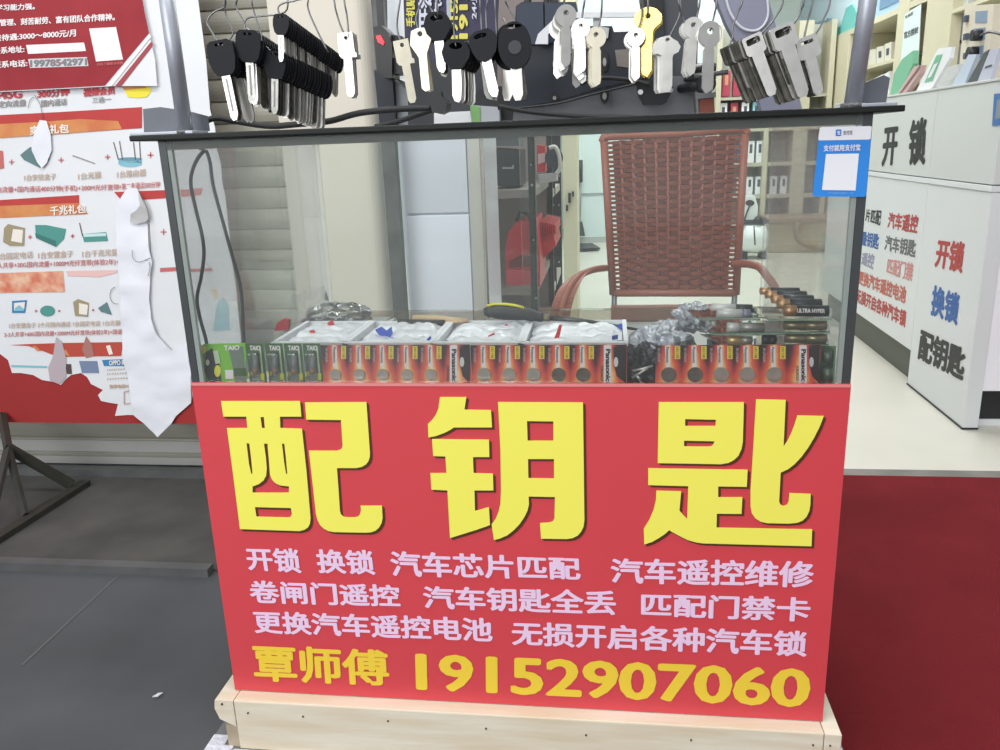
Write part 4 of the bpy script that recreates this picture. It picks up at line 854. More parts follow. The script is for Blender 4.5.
def blob(c, r, sc, amp, fr, mat, seed, name, label, cat, base=None):
    m = MB(); m.sphere((0, 0, 0), 1, 40, 26)
    vs = []
    for v in m.v:
        n = noise.noise(v*fr+Vector((seed, 0, 0)))+.6*abs(noise.noise(v*fr*2.7+Vector((0, seed, 0))))
        q = v*(1+amp*n); p = Vector(c)+Vector((q.x*sc[0], q.y*sc[1], q.z*sc[2]))*r
        if base is not None: p.z = max(p.z, base)
        vs.append(p)
    m.v = vs; m.sm = [False]*len(m.f); o = m.build(name, mat, None); tag(o, label, cat); return o
silver = M('crinkled silver bag', (196, 198, 208), .25, .5, noise_amt=.4, nscale=30, bump=.7, bscale=70)
blob(at(662, 345, .15), .04, (1.05, 1.3, .75), .35, 2.2, silver, 1, 'silver_bag', 'crinkled silver antistatic bag right of the cartons', 'bag', ZSH)
blob(at(693, 318, .20), .028, (1.05, 1.2, .72), .35, 2.4, silver, 4, 'silver_bag', 'smaller crinkled silver bag with bluish shine behind the right coin strip', 'bag', ZSH+.01)
blob(at(641, 368, .055), .022, (1.1, .9, 1.3), .4, 2.6, M('dark key bag', (72, 72, 74), .25, .5, noise_amt=.5, nscale=50, bump=.6, bscale=90), 8, 'dark_bag', 'dark glossy bag of keys in the gap between two coin strips', 'bag', ZSH)
m = MB()
for (a, b) in (((632,378),(648,368)), ((636,374),(641,382)), ((633,371),(653,366))): m.tube([at(a[0], a[1], .03), at(b[0], b[1], .028)], .0018, 6)
tag(m.build('loose_key', keysteel), 'loose silver key blades poking out of the dark bag', 'key')
# clear bag with key blanks at the back left
kb = thing('key_blank_bag', 'clear plastic bag holding a pile of grey key blanks, back left of the display', 'bag', at(335, 326, .28)); kb.location.z = ZSH; org[kb.name] = Vector(kb.location)
base = MB(); base.box((at(285,330,.26).x, .235, ZSH), (at(375,330,.26).x, .36, at(330, 329, .24).z-.006)); tag(base.build('storage_box', M('grey storage box', (150, 152, 150), .6)), 'low grey box under the clear bag of key blanks', 'box')
pm = M('grey key pile', (112, 110, 106), .35, .6, noise_amt=.5, nscale=60)
zb0 = at(330, 329, .24).z-.005
for i in range(36):
    p = at(rk.uniform(308, 366), 322, rk.uniform(.25, .32)); p.z = zb0+rk.uniform(.002, .022)*(1-abs(p.x-at(338,320,.28).x)/.06)
    MB().obox(p, (rk.uniform(.011, .017), .0035, .001), rotm(rk.uniform(-40, 40), rk.uniform(-30, 30), rk.uniform(0, 180))).build('key_blank', pm, kb)
m = MB(); m.sphere((0, 0, 0), 1, 30, 20); cc = at(337, 316, .285); vs = []
for v in m.v:
    n = noise.noise(v*2.3)+.5*noise.noise(v*6); q = v*(1+.22*n); vs.append(Vector((cc.x+q.x*.055, cc.y+q.y*.045, max(zb0, cc.z+q.z*.022))))
m.v = vs; m.build('bag_film', glassmat('bag film', haze=.12, hazecol=(190, 190, 188), ior=1.6, gl=1.6, rough=.06), kb)
kc = crumple([(292,303),(293,292),(300,294),(306,288),(312,290),(325,285),(330,300),(328,318),(322,325),(290,326)], .26, glassmat('bag film', 0), kb, 'bag_neck', .012, .006)
# screwdriver and knife
zz = at(515, 318, .20).z
scd = thing('screwdriver', 'large screwdriver with a black and yellow handle lying across the bags', 'screwdriver', at(560, 318, .20))
H = [at(x, y, .20) for x, y in ((484.5,312),(488,311.5),(496,311.5),(510,312.5),(524,314),(536,316.5),(543,317.5))]
MB().tube(smooth_path(H, 3), [(.0065, .0095, .0112, .0108, .0092, .0072, .0062)[min(6, i//3)] for i in range(19)], 14).build('handle', M('black handle rubber', (44, 46, 46), .5), scd)
MB().tube([at(x, y-7.6, .197) for x, y in ((487,313.4),(494,311.6),(505,311.7),(515,313),(524,315.4))], .0022, 8).build('yellow_stripe', M('yellow handle stripe', (214, 206, 60), .5), scd)
MB().tube([at(543, 317.5, .20), at(550, 318, .20)], .0055, 12).build('collar', M('worn collar', (120, 112, 90), .5, .4), scd)
MB().tube([at(550, 318, .20), at(580, 320, .202), at(640, 330, .205)], [.0042, .0034, .002], 10).build('shaft', M('dark shaft steel', (84, 84, 84), .35, .7), scd)
kn = thing('knife', 'knife with a pale wooden handle and black sheath on the back of the cartons', 'knife', at(430, 321, .21))
MB().tube([at(413, 317.6, .21), at(440, 318.2, .21), at(452, 320, .21), at(468, 320.5, .21)], [.0046, .0050, .0046, .003], 10).build('handle', M('pale wood handle', (204, 176, 138), .55, noise_amt=.15, nscale=40), kn)
MB().tube([at(398, 322.3, .205), at(445, 322.8, .205)], [.005, .0045], 4).build('sheath', M('black sheath', (56, 56, 54), .5), kn)
MB().tube([at(445, 322.8, .205), at(468, 321, .205)], .003, 8).build('end_wood', M('pale wood handle', (0, 0, 0)), kn)
MB().tube([at(386, 322, .22), at(396, 319.5, .22)], .003, 8).build('tip', steel, kn)
# blister packs with AA batteries
sheetm = glassmat('green tinted blister sheet', (196, 214, 198), .22, (120, 148, 124), 1.5, 1.2)
bblk = M('battery black', (40, 42, 46), .3, .3); bcop = M('battery copper', (184, 140, 100), .3, .7); bwht = M('battery white label', (206, 204, 200), .35, .2); bbrz = M('battery bronze', (136, 124, 98), .3, .6)
def aa(x0, y0, x1, y1, Y, rpx, left, right, split, label, group, text=None):
    a, b = at(x0, y0, Y), at(x1, y1, Y); r = rpx*.00124; t = thing('battery', label, 'battery', (a+b)/2, group)
    s = a.lerp(b, split); d_ = (b-a).normalized()
    MB().tube([a, s], r, 16).build('end_cap', left, t); MB().tube([s, b], r, 16).build('sleeve', right, t)
    MB().tube([b, b+d_*.0015], r*.4, 10).build('tip', steel, t)
    if text: textF(text, (x0+(x1-x0)*.3, y0-1.5-rpx*.1, y0+2.2), (x1-3, y1-1.5-rpx*.1, y1+2.2), Y-r-.0002, cw, t, bold=.04)
g1 = 'batteries on the top blister pack'
pack = thing('battery_blister_pack', 'topmost green-tinted blister sheet carrying five black batteries', 'battery pack', at(790, 320, .06))
T1 = [at(733,305,.20), at(790,300,.20), at(826,316,.05), at(767,319,.05)]
T1 = [at(743,306,.17), at(832,308,.17), at(832,318.5,.045), at(768,319,.045)]
m = MB(); m.prism(T1, (0, 0, -.0012)); m.build('sheet', sheetm, pack)
m = MB(); m.prism([at(768,319,.045), at(832,318.5,.045), at(832,320.3,.045), at(768,320.8,.045)], (0, .001, 0)); m.build('sheet_edge', M('bright green sheet edge', (150, 176, 150), .3), pack)
for i, (x0, y0, x1, y1, Y, r) in enumerate(((784,310.5,828,311,.05,6), (777.5,303.5,821,304,.08,5.4), (771.5,299,813,299.5,.105,4.8), (765.5,294.5,806,295,.13,4.5), (760,291,799,291,.15,4))):
    aa(x0, y0, x1, y1, Y, r, bcop, bblk, .27, ['black and copper battery in front of the top blister pack, with white lettering', 'second battery from the front on the top blister pack', 'middle battery on the top blister pack', 'fourth battery from the front on the top blister pack', 'rearmost battery on the top blister pack'][i], g1, 'ULTRA HYPER' if i == 0 else None)
def pack2(label, q, bats, g):
    p = thing('battery_blister_pack', label, 'battery pack', q[2])
    MB().prism(q, (0, 0, -.0012)).build('sheet', sheetm, p)
    e = [q[3], q[2]]; MB().prism([e[0], e[1], e[1]-Vector((0, 0, .002)), e[0]-Vector((0, 0, .002))], (0, .001, 0)).build('sheet_edge', M('bright green sheet edge', (0, 0, 0)), p)
    for b in bats: aa(*b)
G2 = 'batteries in the lower blister packs'
pack2('green-tinted blister sheet with white-labelled batteries left of the top pack', [at(685,309,.17), at(745,308,.17), at(768,317,.06), at(698,318,.06)],
      [(717,313,750,314,.065,5,bwht,M('battery grey label', (128, 130, 150), .35, .3),.75,'white-labelled battery in front, left of the top blister pack',G2), (711,307,752,308,.1,4,bwht,bblk,.6,'white-labelled battery second from the front left of the top pack',G2)], G2)
pack2('green-tinted blister sheet in the middle of the stack', [at(690,321,.17), at(828,320,.17), at(830,331.5,.05), at(710,333,.05)],
      [(727,327,764,327.5,.06,5,bwht,M('battery silver print', (150, 146, 138), .35, .5),.3,'silver battery with copper end in the middle of the blister stack',G2), (784,325,826,325.5,.06,5,bbrz,bbrz,.5,'bronze battery at the right of the middle blister sheet',G2), (706,323,716,323,.09,3.5,bwht,bwht,.5,'short visible end of a white battery at the left of the stack',G2)], G2)
pack2('green-tinted blister sheet at the bottom of the stack', [at(700,334,.17), at(828,333,.17), at(829,344,.05), at(722,345,.05)],
      [(727,340,752,340.5,.06,4.5,M('battery gold', (206, 176, 120), .3, .6),M('battery silver print', (0, 0, 0)),.55,'gold-ended battery low in the blister stack',G2), (785,338,826,338.5,.06,5,bbrz,bbrz,.5,'bronze battery low at the right of the blister stack',G2), (762,339,776,339,.07,4.5,bblk,bblk,.5,'black battery low in the middle of the blister stack',G2)], G2)
m = MB(); st = at(775, 345, .10); m.box((at(712,350,.10).x, .06, ZSH), (at(826,350,.10).x, .16, at(775,344,.08).z-.004)); 
tag(m.build('battery_carton', M('dark green carton', (64, 82, 68), .5, noise_amt=.3, nscale=40)), 'dark green carton under the blister packs behind the right coin strip', 'box')
rt = thing('battery_blister_card', 'translucent greenish blister card squeezed in at the right end of the display', 'battery pack', (at(829, 380, .03).x, .03, ZSH), 'green battery blister cards')
polyF([(820,346),(836,346),(834,400),(818,400)], .03, .001, sheetm, rt, 'sheet'); MB().tube([at(828,352,.024), at(828,362,.024)], .005, 12).build('battery_end', M('dim battery end', (96, 108, 96), .4, .4), rt)
MB().tube([at(828,368,.024), at(828,381,.024)], .006, 12).build('battery_end', M('dim battery end', (0, 0, 0)), rt)

# ================================================================== SHOP INTERIOR
# dark upright and white cabinet behind the display
p0, p1 = at(385, 200, .98), at(399, 200, .98)
tag(MB().box((p0.x, .98, 0), (p1.x, 1.005, 1.5), .002).build('steel_upright', M('mottled dark steel', (92, 94, 92), .5, .3, noise_amt=.35, nscale=25)), 'dark grey steel upright between the cream column and the white cabinet', 'post')
xa, xb = at(401, 200, 1.05).x, at(482, 200, 1.05).x
wc = thing('white_cabinet', 'tall plain white cabinet behind the middle of the glass display', 'cabinet', ((xa+xb)/2, 1.3, 0))
cabw = M('bluish white cabinet', (226, 230, 242), .3)
MB().box((xa, 1.06, .0), (xb, 1.36, 1.30), .003).build('body', cabw, wc)
MB().box((xa+.012, 1.05, .03), (xb-.035, 1.0605, .74), .002).build('door', cabw, wc); MB().box((xa+.012, 1.05, .745), (xb-.035, 1.0605, 1.28), .002).build('door', M('pale grey glass door', (206, 210, 220), .15), wc)
MB().box((xb-.032, 1.046, .02), (xb, 1.062, 1.30), .002).build('frame', M('cabinet grey frame', (186, 184, 178), .4), wc)
MB().tube([at(482, 135, 1.04), at(486, 240, 1.04), at(489, 318, 1.04)], .003, 8).build('edge_tube', M('brownish tube', (150, 138, 130), .4), wc)
# slotted shelf rack
rackm = M('black slotted angle', (34, 34, 36), .45, .2)
rx1 = at(534, 200, 1.55).x; rx0 = at(492, 200, 1.62).x-.25
rack = thing('slotted_rack', 'black slotted-angle rack with red machines on its shelves, left of the broom', 'rack', ((rx0+rx1)/2, 1.9, 0))
for (x, y) in ((rx1, 1.55), (rx1+.01, 2.2), (rx0, 1.55), (rx0, 2.2)):
    m = MB(); m.box((x-.016, y, 0), (x+.004, y+.004, 1.9)); m.box((x, y, 0), (x+.004, y+.03, 1.9)); m.build('post', rackm, rack)
for px, py in ((532,185),(533.5,240),(536,298),(531,165)):
    p = at(px, py, 1.549); MB().tube([p, p-Vector((0, .004, 0))], .004 if py in (185, 298) else .0025, 10).build('bolt', steel, rack)
zs = [at(520, 190, 1.55).z, at(520, 288, 1.55).z, at(520, 345, 1.55).z]
for z in zs: MB().box((rx0, 1.56, z-.025), (rx1, 2.2, z)).build('shelf', M('rack shelf grey', (132, 124, 118), .5), rack)
MB().box((rx0, 2.205, 0), (rx1, 2.215, 1.5)).build('rear_panel', M('taupe rear panel', (142, 132, 130), .6), rack)
r2 = thing('slotted_rack', 'second black slotted-angle rack further back with pale side edge', 'rack', (at(556,200,2.6).x, 2.8, 0))
for px, Y in ((554, 2.5), (560, 2.9)):
    x = at(px, 200, Y).x; m = MB(); m.box((x-.022, Y, 0), (x+.006, Y+.004, 1.9)); m.build('post', rackm, r2)
    for py in (150, 176, 205, 236, 262): p = at(px-1, py, Y-.001); MB().tube([p, p-Vector((0, .004, 0))], .005, 8).build('bolt', steel, r2)
x = at(550, 200, 2.4).x; MB().box((x-.012, 2.4, 0), (x+.006, 2.41, 1.9)).build('pale_edge', whitep, r2)
for z in (at(545, 285, 2.4).z, at(545, 190, 2.4).z): MB().box((x-.2, 2.41, z-.03), (at(560,200,2.9).x, 2.9, z)).build('shelf', M('rack shelf tan', (176, 170, 158), .5), r2)
bxx = thing('black_cutting_machine', 'black boxy machine on the upper rack shelf, seen through the glass', 'machine', at(505, 188, 1.65)); bxx.location.z = zs[0]; org[bxx.name] = Vector(bxx.location)
polyF([(494,148),(519,150),(520,186),(494,186)], 1.65, .2, M('matt black casing', (40, 40, 44), .45), bxx, 'body'); polyF([(502,167),(512,167),(512,165),(514,165),(514,169),(502,169)], 1.648, .001, M('pale line', (150, 150, 156), .4), bxx, 'mark')
polyF([(494,132),(518,133),(519,146),(494,146)], 1.66, .15, M('grey casing', (96, 98, 104), .5), bxx, 'cover')
redp = M('red plastic', (190, 40, 50), .45)
def redbasket(label, pts, Y, d):
    t = thing('red_machine', label, 'machine', at(pts[0][0], pts[0][1], Y)); t.location.z = zs[1]; org[t.name] = Vector(t.location)
    polyF(pts, Y, d, redp, t, 'housing'); return t
rb = redbasket('red machine with a ribbed sloping side on the lower rack shelf', [(506,287),(505,252),(508,232),(516,222),(536,219),(540,260),(540,287)], 1.62, .25)
for i in range(7):
    x = 541+i*2.2; polyF([(x,222+i*.5),(x+1.1,222+i*.5),(x+1.4,240-i),(x+.4,241-i)], 1.75, .3, redp, rb, 'rib')
polyF([(538,243),(553,232),(556,246),(540,262)], 1.76, .3, redp, rb, 'side'); polyF([(508,262),(520,255),(532,256),(532,266),(510,268)], 1.617, .002, M('dark red recess', (110, 24, 32), .6), rb, 'recess')
polyF([(506,270),(532,272),(532,286),(506,287)], 1.61, .01, M('red tray front', (206, 70, 84), .4), rb, 'tray_front')
MB().tube([at(516,221,1.62), at(520,212,1.62), at(528,214,1.62), at(531,222,1.62)], .006, 8).build('handle', black, rb)
rp = thing('red_package', 'red and white package on the upper shelf beside the black post', 'package', at(545, 175, 2.0)); rp.location.z = zs[0]; org[rp.name] = Vector(rp.location)
polyF([(537,145),(545,146),(545,172),(537,172)], 2.0, .1, redp, rp, 'body'); polyF([(538,154),(545,153),(545,162),(538,164)], 1.998, .001, M('package pale band', (206, 170, 172), .5), rp, 'band')
hp = thing('grinding_wheel', 'chrome wheel part on the upper shelf edge right of the red package', 'wheel', at(555,165,1.9)); hp.location.z = zs[0]; org[hp.name] = Vector(hp.location)
polyF([(538,175),(556,173),(557,181),(540,184)], 1.9, .08, M('pale metal block', (190, 192, 194), .35, .5), hp, 'block'); MB().tube([at(p.x, p.y, 1.9) for p in smooth_path([(549,148,0),(555,147,0),(559,155,0),(560,168,0),(556,174,0)], 5)], .007, 8).build('cable', M('light tube', (196, 196, 190), .4), hp)
MB().tube([at(554,158,1.95), at(554,158,2.05)], .032, 18).build('disc', mdark, hp)
# cream pillar, panelled wall and broom
xa, xb = at(563, 200, 3.2).x, at(577, 200, 3.2).x
struct(MB().box((xa, 3.2, 0), (xb, 3.55, 2.95)).build('wall_pillar', M('cream pillar paint', (216, 212, 184), .5)))
so = thing('wall_socket', 'small dark socket and cables on the narrow cream pillar', 'socket', at(569, 200, 3.19))
for px, py, w, h in ((569.5,198,1.3,5),(573,194,1,2.5),(567,208,1,3)): polyF([(px-w,py-h),(px+w,py-h),(px+w,py+h),(px-w,py+h)], 3.185, .014, mdark, so, 'socket')
xa, xb = at(574, 200, 6.55).x, at(722, 200, 6.55).x
YPT = atZ(590, 242.5, 0).y
pan = M('pale mint panel', (214, 230, 230), .35)
zseam = at(590, 194, YPT).z
wp = MB().box((xa, YPT+.01, 0), (xb, YPT+.3, 2.9)).build('wall_partition', pan); struct(wp)
struct(MB().box((xa, YPT, zseam-.008), (xb, YPT+.012, zseam+.008)).build('trim_4', M('panel seam grey', (150, 162, 160), .5)))
struct(MB().box((xa, YPT-.005, 0), (xb, YPT+.012, .05)).build('baseboard_back', M('panel base grey', (176, 182, 178), .5)))
br = thing('broom', 'dark-handled broom leaning against the pale mint panel wall', 'broom', atZ(579, 244.5, 0))
MB().tube([at(580.5,160,YPT-.1), at(580.5,182,YPT-.1)], .02, 8).build('grip', mdark, br); MB().tube([at(580.5,182,YPT-.1), at(579,222,YPT-.1)], .014, 8).build('handle', M('grey broom stick', (140, 146, 148), .4), br)
polyF([(577,222),(582,222),(585,236),(574,236)], YPT-.12, .06, M('broom bristle', (70, 74, 76), .8), br, 'bristles'); polyF([(577,178),(580,178),(580,187),(577,187)], YPT-.12, .03, black, br, 'clip')
dp = thing('dustpan', 'black dustpan on the floor beside the broom', 'dustpan', atZ(588, 249, 0))
m = MB(); a, b, c, e = atZ(577,245.5,.01), atZ(592,245,.01), atZ(600,250,.01), atZ(578,251,.01); m.prism([a, b, c, e], (0, 0, .02)); m.build('pan', black, dp); MB().tube([at(578,178,YPT-.08), at(578,244,YPT-.08)], .01, 8).build('stick', M('grey broom stick', (0, 0, 0)), dp)
# ---- chair
ch = thing('rattan_chair', 'brown woven armchair with thin steel legs behind the glass display', 'chair', (at(672,290,1.4).x, 1.3, 0))
ratf = M('reddish brown frame', (150, 82, 62), .45)
rat = M('reddish brown rattan', (204, 128, 104), .5, noise_amt=.12, nscale=30, spec=.4); ratd = M('rattan cords and gap shade', (150, 84, 66), .7); chs = M('chair steel', (116, 116, 118), .4, .6)
YC_ = 1.4
tl, tr, bl_, br2 = at(604,141,YC_), at(745,134,YC_), at(613,293,YC_), at(736,293,YC_)
def cq(u, v): return (bl_*(1-u)+br2*u)*(1-v)+(tl*(1-u)+tr*u)*v
m = MB(); nrow = 34; ncol = 11
for i in range(nrow):
    v0 = (i+.0)/nrow; v1 = (i+.97)/nrow; pts = []
    seg = ncol*4; top = []; bot = []
    for k in range(seg+1):
        u = .008+.984*k/seg; e_ = 0 if .06 < u < .94 else .30; vc = (v0+v1)/2; va, vb = v0+(vc-v0)*e_*1.2, v1-(v1-vc)*e_*1.2; dip = .12/nrow*abs(math.cos(math.pi*ncol*k/seg)) if not e_ else 0; off = .006*math.sin(math.pi*ncol*k/seg+(math.pi if i % 2 else 0))
        top.append(cq(u, vb-dip)+Vector((0, off, 0))); bot.append(cq(u, va+dip)+Vector((0, off, 0)))
    vs = top+bot; n = seg+1
    m.add(vs+[p+Vector((0, .003, 0)) for p in vs], [(k, k+1, n+k+1, n+k) for k in range(seg)]+[(2*n+k, 2*n+k+1, 3*n+k+1, 3*n+k) for k in range(seg)]+[(k, k+1, 2*n+k+1, 2*n+k) for k in range(seg)]+[(n+k, n+k+1, 3*n+k+1, 3*n+k) for k in range(seg)], True)
m.build('woven_back', rat, ch)
m = MB()
for k in range(ncol):
    u0_, u1_ = .06+.88*k/ncol, .06+.88*(k+.96)/ncol; m.prism([cq(u0_,.01)+Vector((0,.010,0)), cq(u1_,.01)+Vector((0,.010,0)), cq(u1_,.99)+Vector((0,.010,0)), cq(u0_,.99)+Vector((0,.010,0))], (0,.003,0))  # backing strips; their darker colour stands for shade in the weave gaps
for k in range(ncol-1):
    u = .035+.93*(k+1)/ncol; m.tube([cq(u, 0)+Vector((0,.003,0)), cq(u, 1)+Vector((0,.003,0))], .0045, 6)
m.build('warp_cords_and_backing', ratd, ch)
MB().tube([cq(0,-.01), cq(0,1)], .011, 10).build('side_frame', ratf, ch); MB().tube([cq(1,-.01), cq(1,1)], .011, 10).build('side_frame', ratf, ch)
MB().tube(smooth_path([cq(0,1), cq(.03,1.025), cq(.5,1.02), cq(.97,1.03), cq(1,1)], 4), .011, 10).build('top_rail', ratf, ch); MB().tube([cq(0,0), cq(1,0)], .011, 10).build('bottom_rail', ratf, ch)
def armP(px, Ys):
    return smooth_path([at(x, y, Y_) for (x, y), Y_ in zip(px, Ys)], 5)
A = armP([(606,268),(592,270),(578,277),(567,292),(560,315),(556,345)], [1.39,1.3,1.22,1.16,1.13,1.12])
n = len(A); wv = MB()
for i in range(n-1):
    k = i/(n-1); w0 = .010+.018*min(1, k*1.8); g = (A[i+1]-A[i])*.1
    d1 = Vector((w0, .01, w0*.2)); wv.prism([A[i]-d1+g, A[i]+d1+g, A[i+1]+d1-g, A[i+1]-d1-g], (0, .008, .004))
wv.build('arm_wrap', ratf, ch); MB().tube(A, .010, 8).build('arm', ratf, ch)
B = armP([(733,264),(748,264),(759,267),(766,275),(775,288),(783,310),(786,340)], [1.39,1.34,1.28,1.22,1.18,1.15,1.13])
MB().tube(B, .011, 10).build('arm', ratf, ch)
sz = .42; sx0, sx1 = tl.x+.02, tr.x-.02
MB().box((sx0, 1.02, sz), (sx1, 1.39, sz+.02), .006).build('seat', ratf, ch)
for p_, x in ((cq(.01,-.01), bl_.x), (cq(.99,-.01), br2.x)): MB().tube([p_, Vector((p_.x, 1.42, 0))], .008, 8).build('leg', chs, ch)
MB().tube([A[-1], Vector((A[-1].x+.02, 1.08, 0))], .009, 8).build('leg', chs, ch); MB().tube([B[-1], Vector((B[-1].x-.02, 1.08, 0))], .009, 8).build('leg', chs, ch)
MB().tube([Vector((sx0-.04, 1.08, sz)), Vector((sx1+.04, 1.08, sz))], .009, 8).build('front_rail', chs, ch)
# ---- rear display of boxed accessories
YR = 6.15
xa, xb = at(716, 150, YR).x, min(2.33, at(842, 150, YR).x)
ds = thing('display_shelving', 'grey-green display shelving with rows of white boxes at the back of the shop', 'shelving', ((xa+xb)/2, 6.3, 0))
dsm = M('grey green shelving', (164, 168, 156), .5)
MB().box((xa, YR+.25, 0), (xb, YR+.28, 1.75)).build('rear_panel', dsm, ds)
zr = [at(745, y, YR).z for y in (97, 128, 163, 195, 224, 250)]
for z in zr[1:]: MB().box((xa, YR-.02, z-.03), (xb, YR+.25, z)).build('shelf', M('tan shelf board', (174, 172, 156), .5), ds)
for px in (716, 765, 803, 842): 
    x = min(2.31, at(px, 150, YR).x); MB().box((x-.02 if px != 803 else x-.09, YR-.03, 0), (x+.02, YR+.25, 1.75)).build('upright', M('tan upright', (184, 180, 158), .5), ds)
boxw = M('white gadget box', (226, 230, 232), .4); boxt = M('teal gadget box', (140, 196, 204), .4); boxr = M('red phone case pack', (168, 62, 82), .4); boxd = M('dark device window', (70, 78, 92), .4); boxn = M('navy gadget box', (66, 80, 110), .4)
def gbox(px0, px1, y0, y1, mat, label, group, Y=YR+.02, win=True, dep=.08, zbase=None):
    a, b = at(px0, y1, Y), at(px1, y0, Y)
    if zbase is not None: b.z += zbase-a.z; a.z = zbase
    t = thing('gadget_box', label, 'box', ((a.x+b.x)/2, Y, a.z), group)
    MB().box((a.x, Y, a.z), (b.x, Y+dep, b.z), .004).build('box', mat, t)
    w_ = b.x-a.x; h_ = b.z-a.z
    if win: MB().box((a.x+w_*.3, Y-.002, a.z+h_*.45), (a.x+w_*.7, Y, a.z+h_*.85)).build('picture', boxd if mat is not boxr else M('gold picture', (190, 150, 110), .4), t)
g = 'boxed gadgets on the rear shelving'
for i, px in enumerate((722, 733)): gbox(px, px+9, 70, 96, boxr, 'red phone case pack hanging at the rear, %s of the upper pair' % ('left', 'right')[i], g, zbase=zr[0]+.01)
MB().box((xa, YR-.01, zr[0]-.02), (xb, YR+.25, zr[0])).build('shelf', M('tan shelf board', (0, 0, 0)), ds)
for i, (px, mm, nm) in enumerate(((719, boxw, 'white gadget box leftmost in the row just above the cabinet top'), (730, boxr, 'red phone case pack in the row just above the cabinet top'), (741, boxw, 'white gadget box right of the red pack above the cabinet top'), (752, boxt, 'teal gadget box behind the dark left stack of keys'), (762, boxt, 'teal gadget box beside the lavender panel'))):
    gbox(px, px+8.5, 101, 127, mm, nm, g, zbase=zr[1])
for i, px in enumerate((737, 747, 756)): gbox(px, px+8, 138, 160, (boxn, boxw, boxw)[i], ('navy gadget box right of the chair top', 'white gadget box right of the navy one', 'white gadget box at the glass edge in the navy box row')[i], g, zbase=zr[2])
for i, px in enumerate((737, 746, 755, 770, 780)): gbox(px, px+7.5, 174, 192, boxw, ('first white gadget box in the middle row right of the chair', 'second white gadget box in the middle row right of the chair', 'third white gadget box in the middle row right of the chair', 'white gadget box seen through the side glass, left one', 'white gadget box seen through the side glass, right one')[i], g, zbase=zr[3])
for i, px in enumerate((737, 747)): gbox(px, px+8, 206, 222, boxw, ('white gadget box low on the rear shelving above the compressor, left', 'white gadget box low on the rear shelving above the compressor, right')[i], g, zbase=zr[4])
# tan low cabinet
xa, xb = at(768, 250, 5.7).x, at(846, 250, 5.7).x
lc = thing('low_tan_cabinet', 'low tan cabinet with an arched recess at the back right, seen through the side glass', 'cabinet', ((xa+xb)/2, 5.9, 0))
tn = M('tan laminate', (190, 180, 152), .5, noise_amt=.08, nscale=3)
zt_ = at(800, 222, 5.7).z
MB().box((xa, 5.7, 0), (xb, 6.1, zt_), .01).build('body', tn, lc); MB().box((xa-.01, 5.68, zt_), (xb+.01, 6.1, zt_+.03)).build('top', M('brownish top', (150, 130, 110), .5), lc)
MB().tube(smooth_path([Vector((xa+(xb-xa)*u, 5.695, zt_*v)) for u, v in ((.38,.98),(.36,.7),(.42,.4),(.6,.22),(.98,.12))], 5), .03, 8).build('arched_trim', M('darker tan trim', (160, 146, 116), .6), lc)  # curved trim in a darker tan than the body
# compressor
cp = thing('air_compressor', 'small white air compressor with a black top, on the floor right of the chair', 'compressor', atZ(752, 258, 0))
Yc = cp.location.y; whm = M('compressor white', (228, 236, 236), .3)
A1, A2 = at(744, 238, Yc), at(763, 238, Yc)
MB().tube([A1-Vector((.03,0,0)), A1, A2, A2+Vector((.03,0,0))], [.06, .115, .115, .06], 20).build('tank', whm, cp)
MB().box((A1.x-.02, Yc-.08, 0), (A1.x+.02, Yc+.08, A1.z-.1)).build('foot', mdark, cp); MB().box((A2.x-.02, Yc-.08, 0), (A2.x+.02, Yc+.08, A1.z-.1)).build('foot', mdark, cp)
MB().box((A1.x-.03, Yc-.06, A1.z+.11), (A2.x+.03, Yc+.06, A1.z+.14), .005).build('platform', mdark, cp)
polyF([(741,224),(743,205),(747,196),(755,196),(758,206),(757,224)], Yc-.03, .12, whm, cp, 'motor_cover'); polyF(ell(750, 203, 4.5, 3), Yc-.04, .02, black, cp, 'air_filter')
MB().sphere(at(758, 220, Yc-.05), .03, 14, 8).build('pressure_knob', black, cp); MB().tube([at(p.x,p.y,Yc-.06) for p in smooth_path([(750,205,0),(746,215,0),(743,226,0)],4)], .006, 6).build('air_hose', black, cp)
MB().tube([at(754,226,Yc-.13), at(755,245,Yc-.13)], .005, 6).build('drain_cable', black, cp)

# ---- right-hand counter
XC = 1.66; ZC = 1.03; y0c = at(0, 0, 1).y
y0 = 1.555; y1 = 2.05; y2 = 3.35
cwm = M('white counter laminate', (204, 208, 206), .4, noise_amt=.02, nscale=2); cwm2 = M('lower white counter panel', (216, 220, 222), .4)
co = thing('shop_counter', 'white shop counter with black, red and blue Chinese writing on its side', 'counter', (1.95, 2.4, 0))
MB().box((XC, y0, .745), (2.15, y1-.002, ZC), .002).build('upper_panel', cwm, co); MB().box((XC, y1, .745), (2.15, y2, ZC), .002).build('upper_panel', cwm, co)
MB().box((XC-.004, y0-.003, .725), (2.15, y2, .742), .001).build('ledge', cwm2, co)
MB().box((XC, y0, .006), (XC+.045, y1-.002, .724), .002).build('lower_panel', cwm2, co)
MB().box((XC, y1, .13), (XC+.03, y2, .724), .002).build('lower_panel', cwm2, co)
MB().box((XC+.035, y1, .0), (XC+.045, y2, .13)).build('toe_kick', M('dark olive toe kick', (82, 86, 78), .5), co)
MB().box((XC+.045, y0+.004, .125), (2.15, y0+.03, .724), .002).build('end_panel', M('end panel white', (240, 240, 246), .4), co)
MB().box((XC+.045, y0+.05, .02), (2.15, y0+.06, .125)).build('toe_kick', black, co); MB().box((XC+.045, y0+.045, 0.0), (2.15, y0+.055, .02)).build('skirting', whitep, co)
MB().box((XC-.004, y0-.004, ZC), (2.16, y2, ZC+.008), .002).build('counter_top', M('counter top edge', (196, 198, 196), .4), co)
MB().box((XC-.002, y0-.001, .002), (XC+.046, y1, .007)).build('black_edge', black, co)
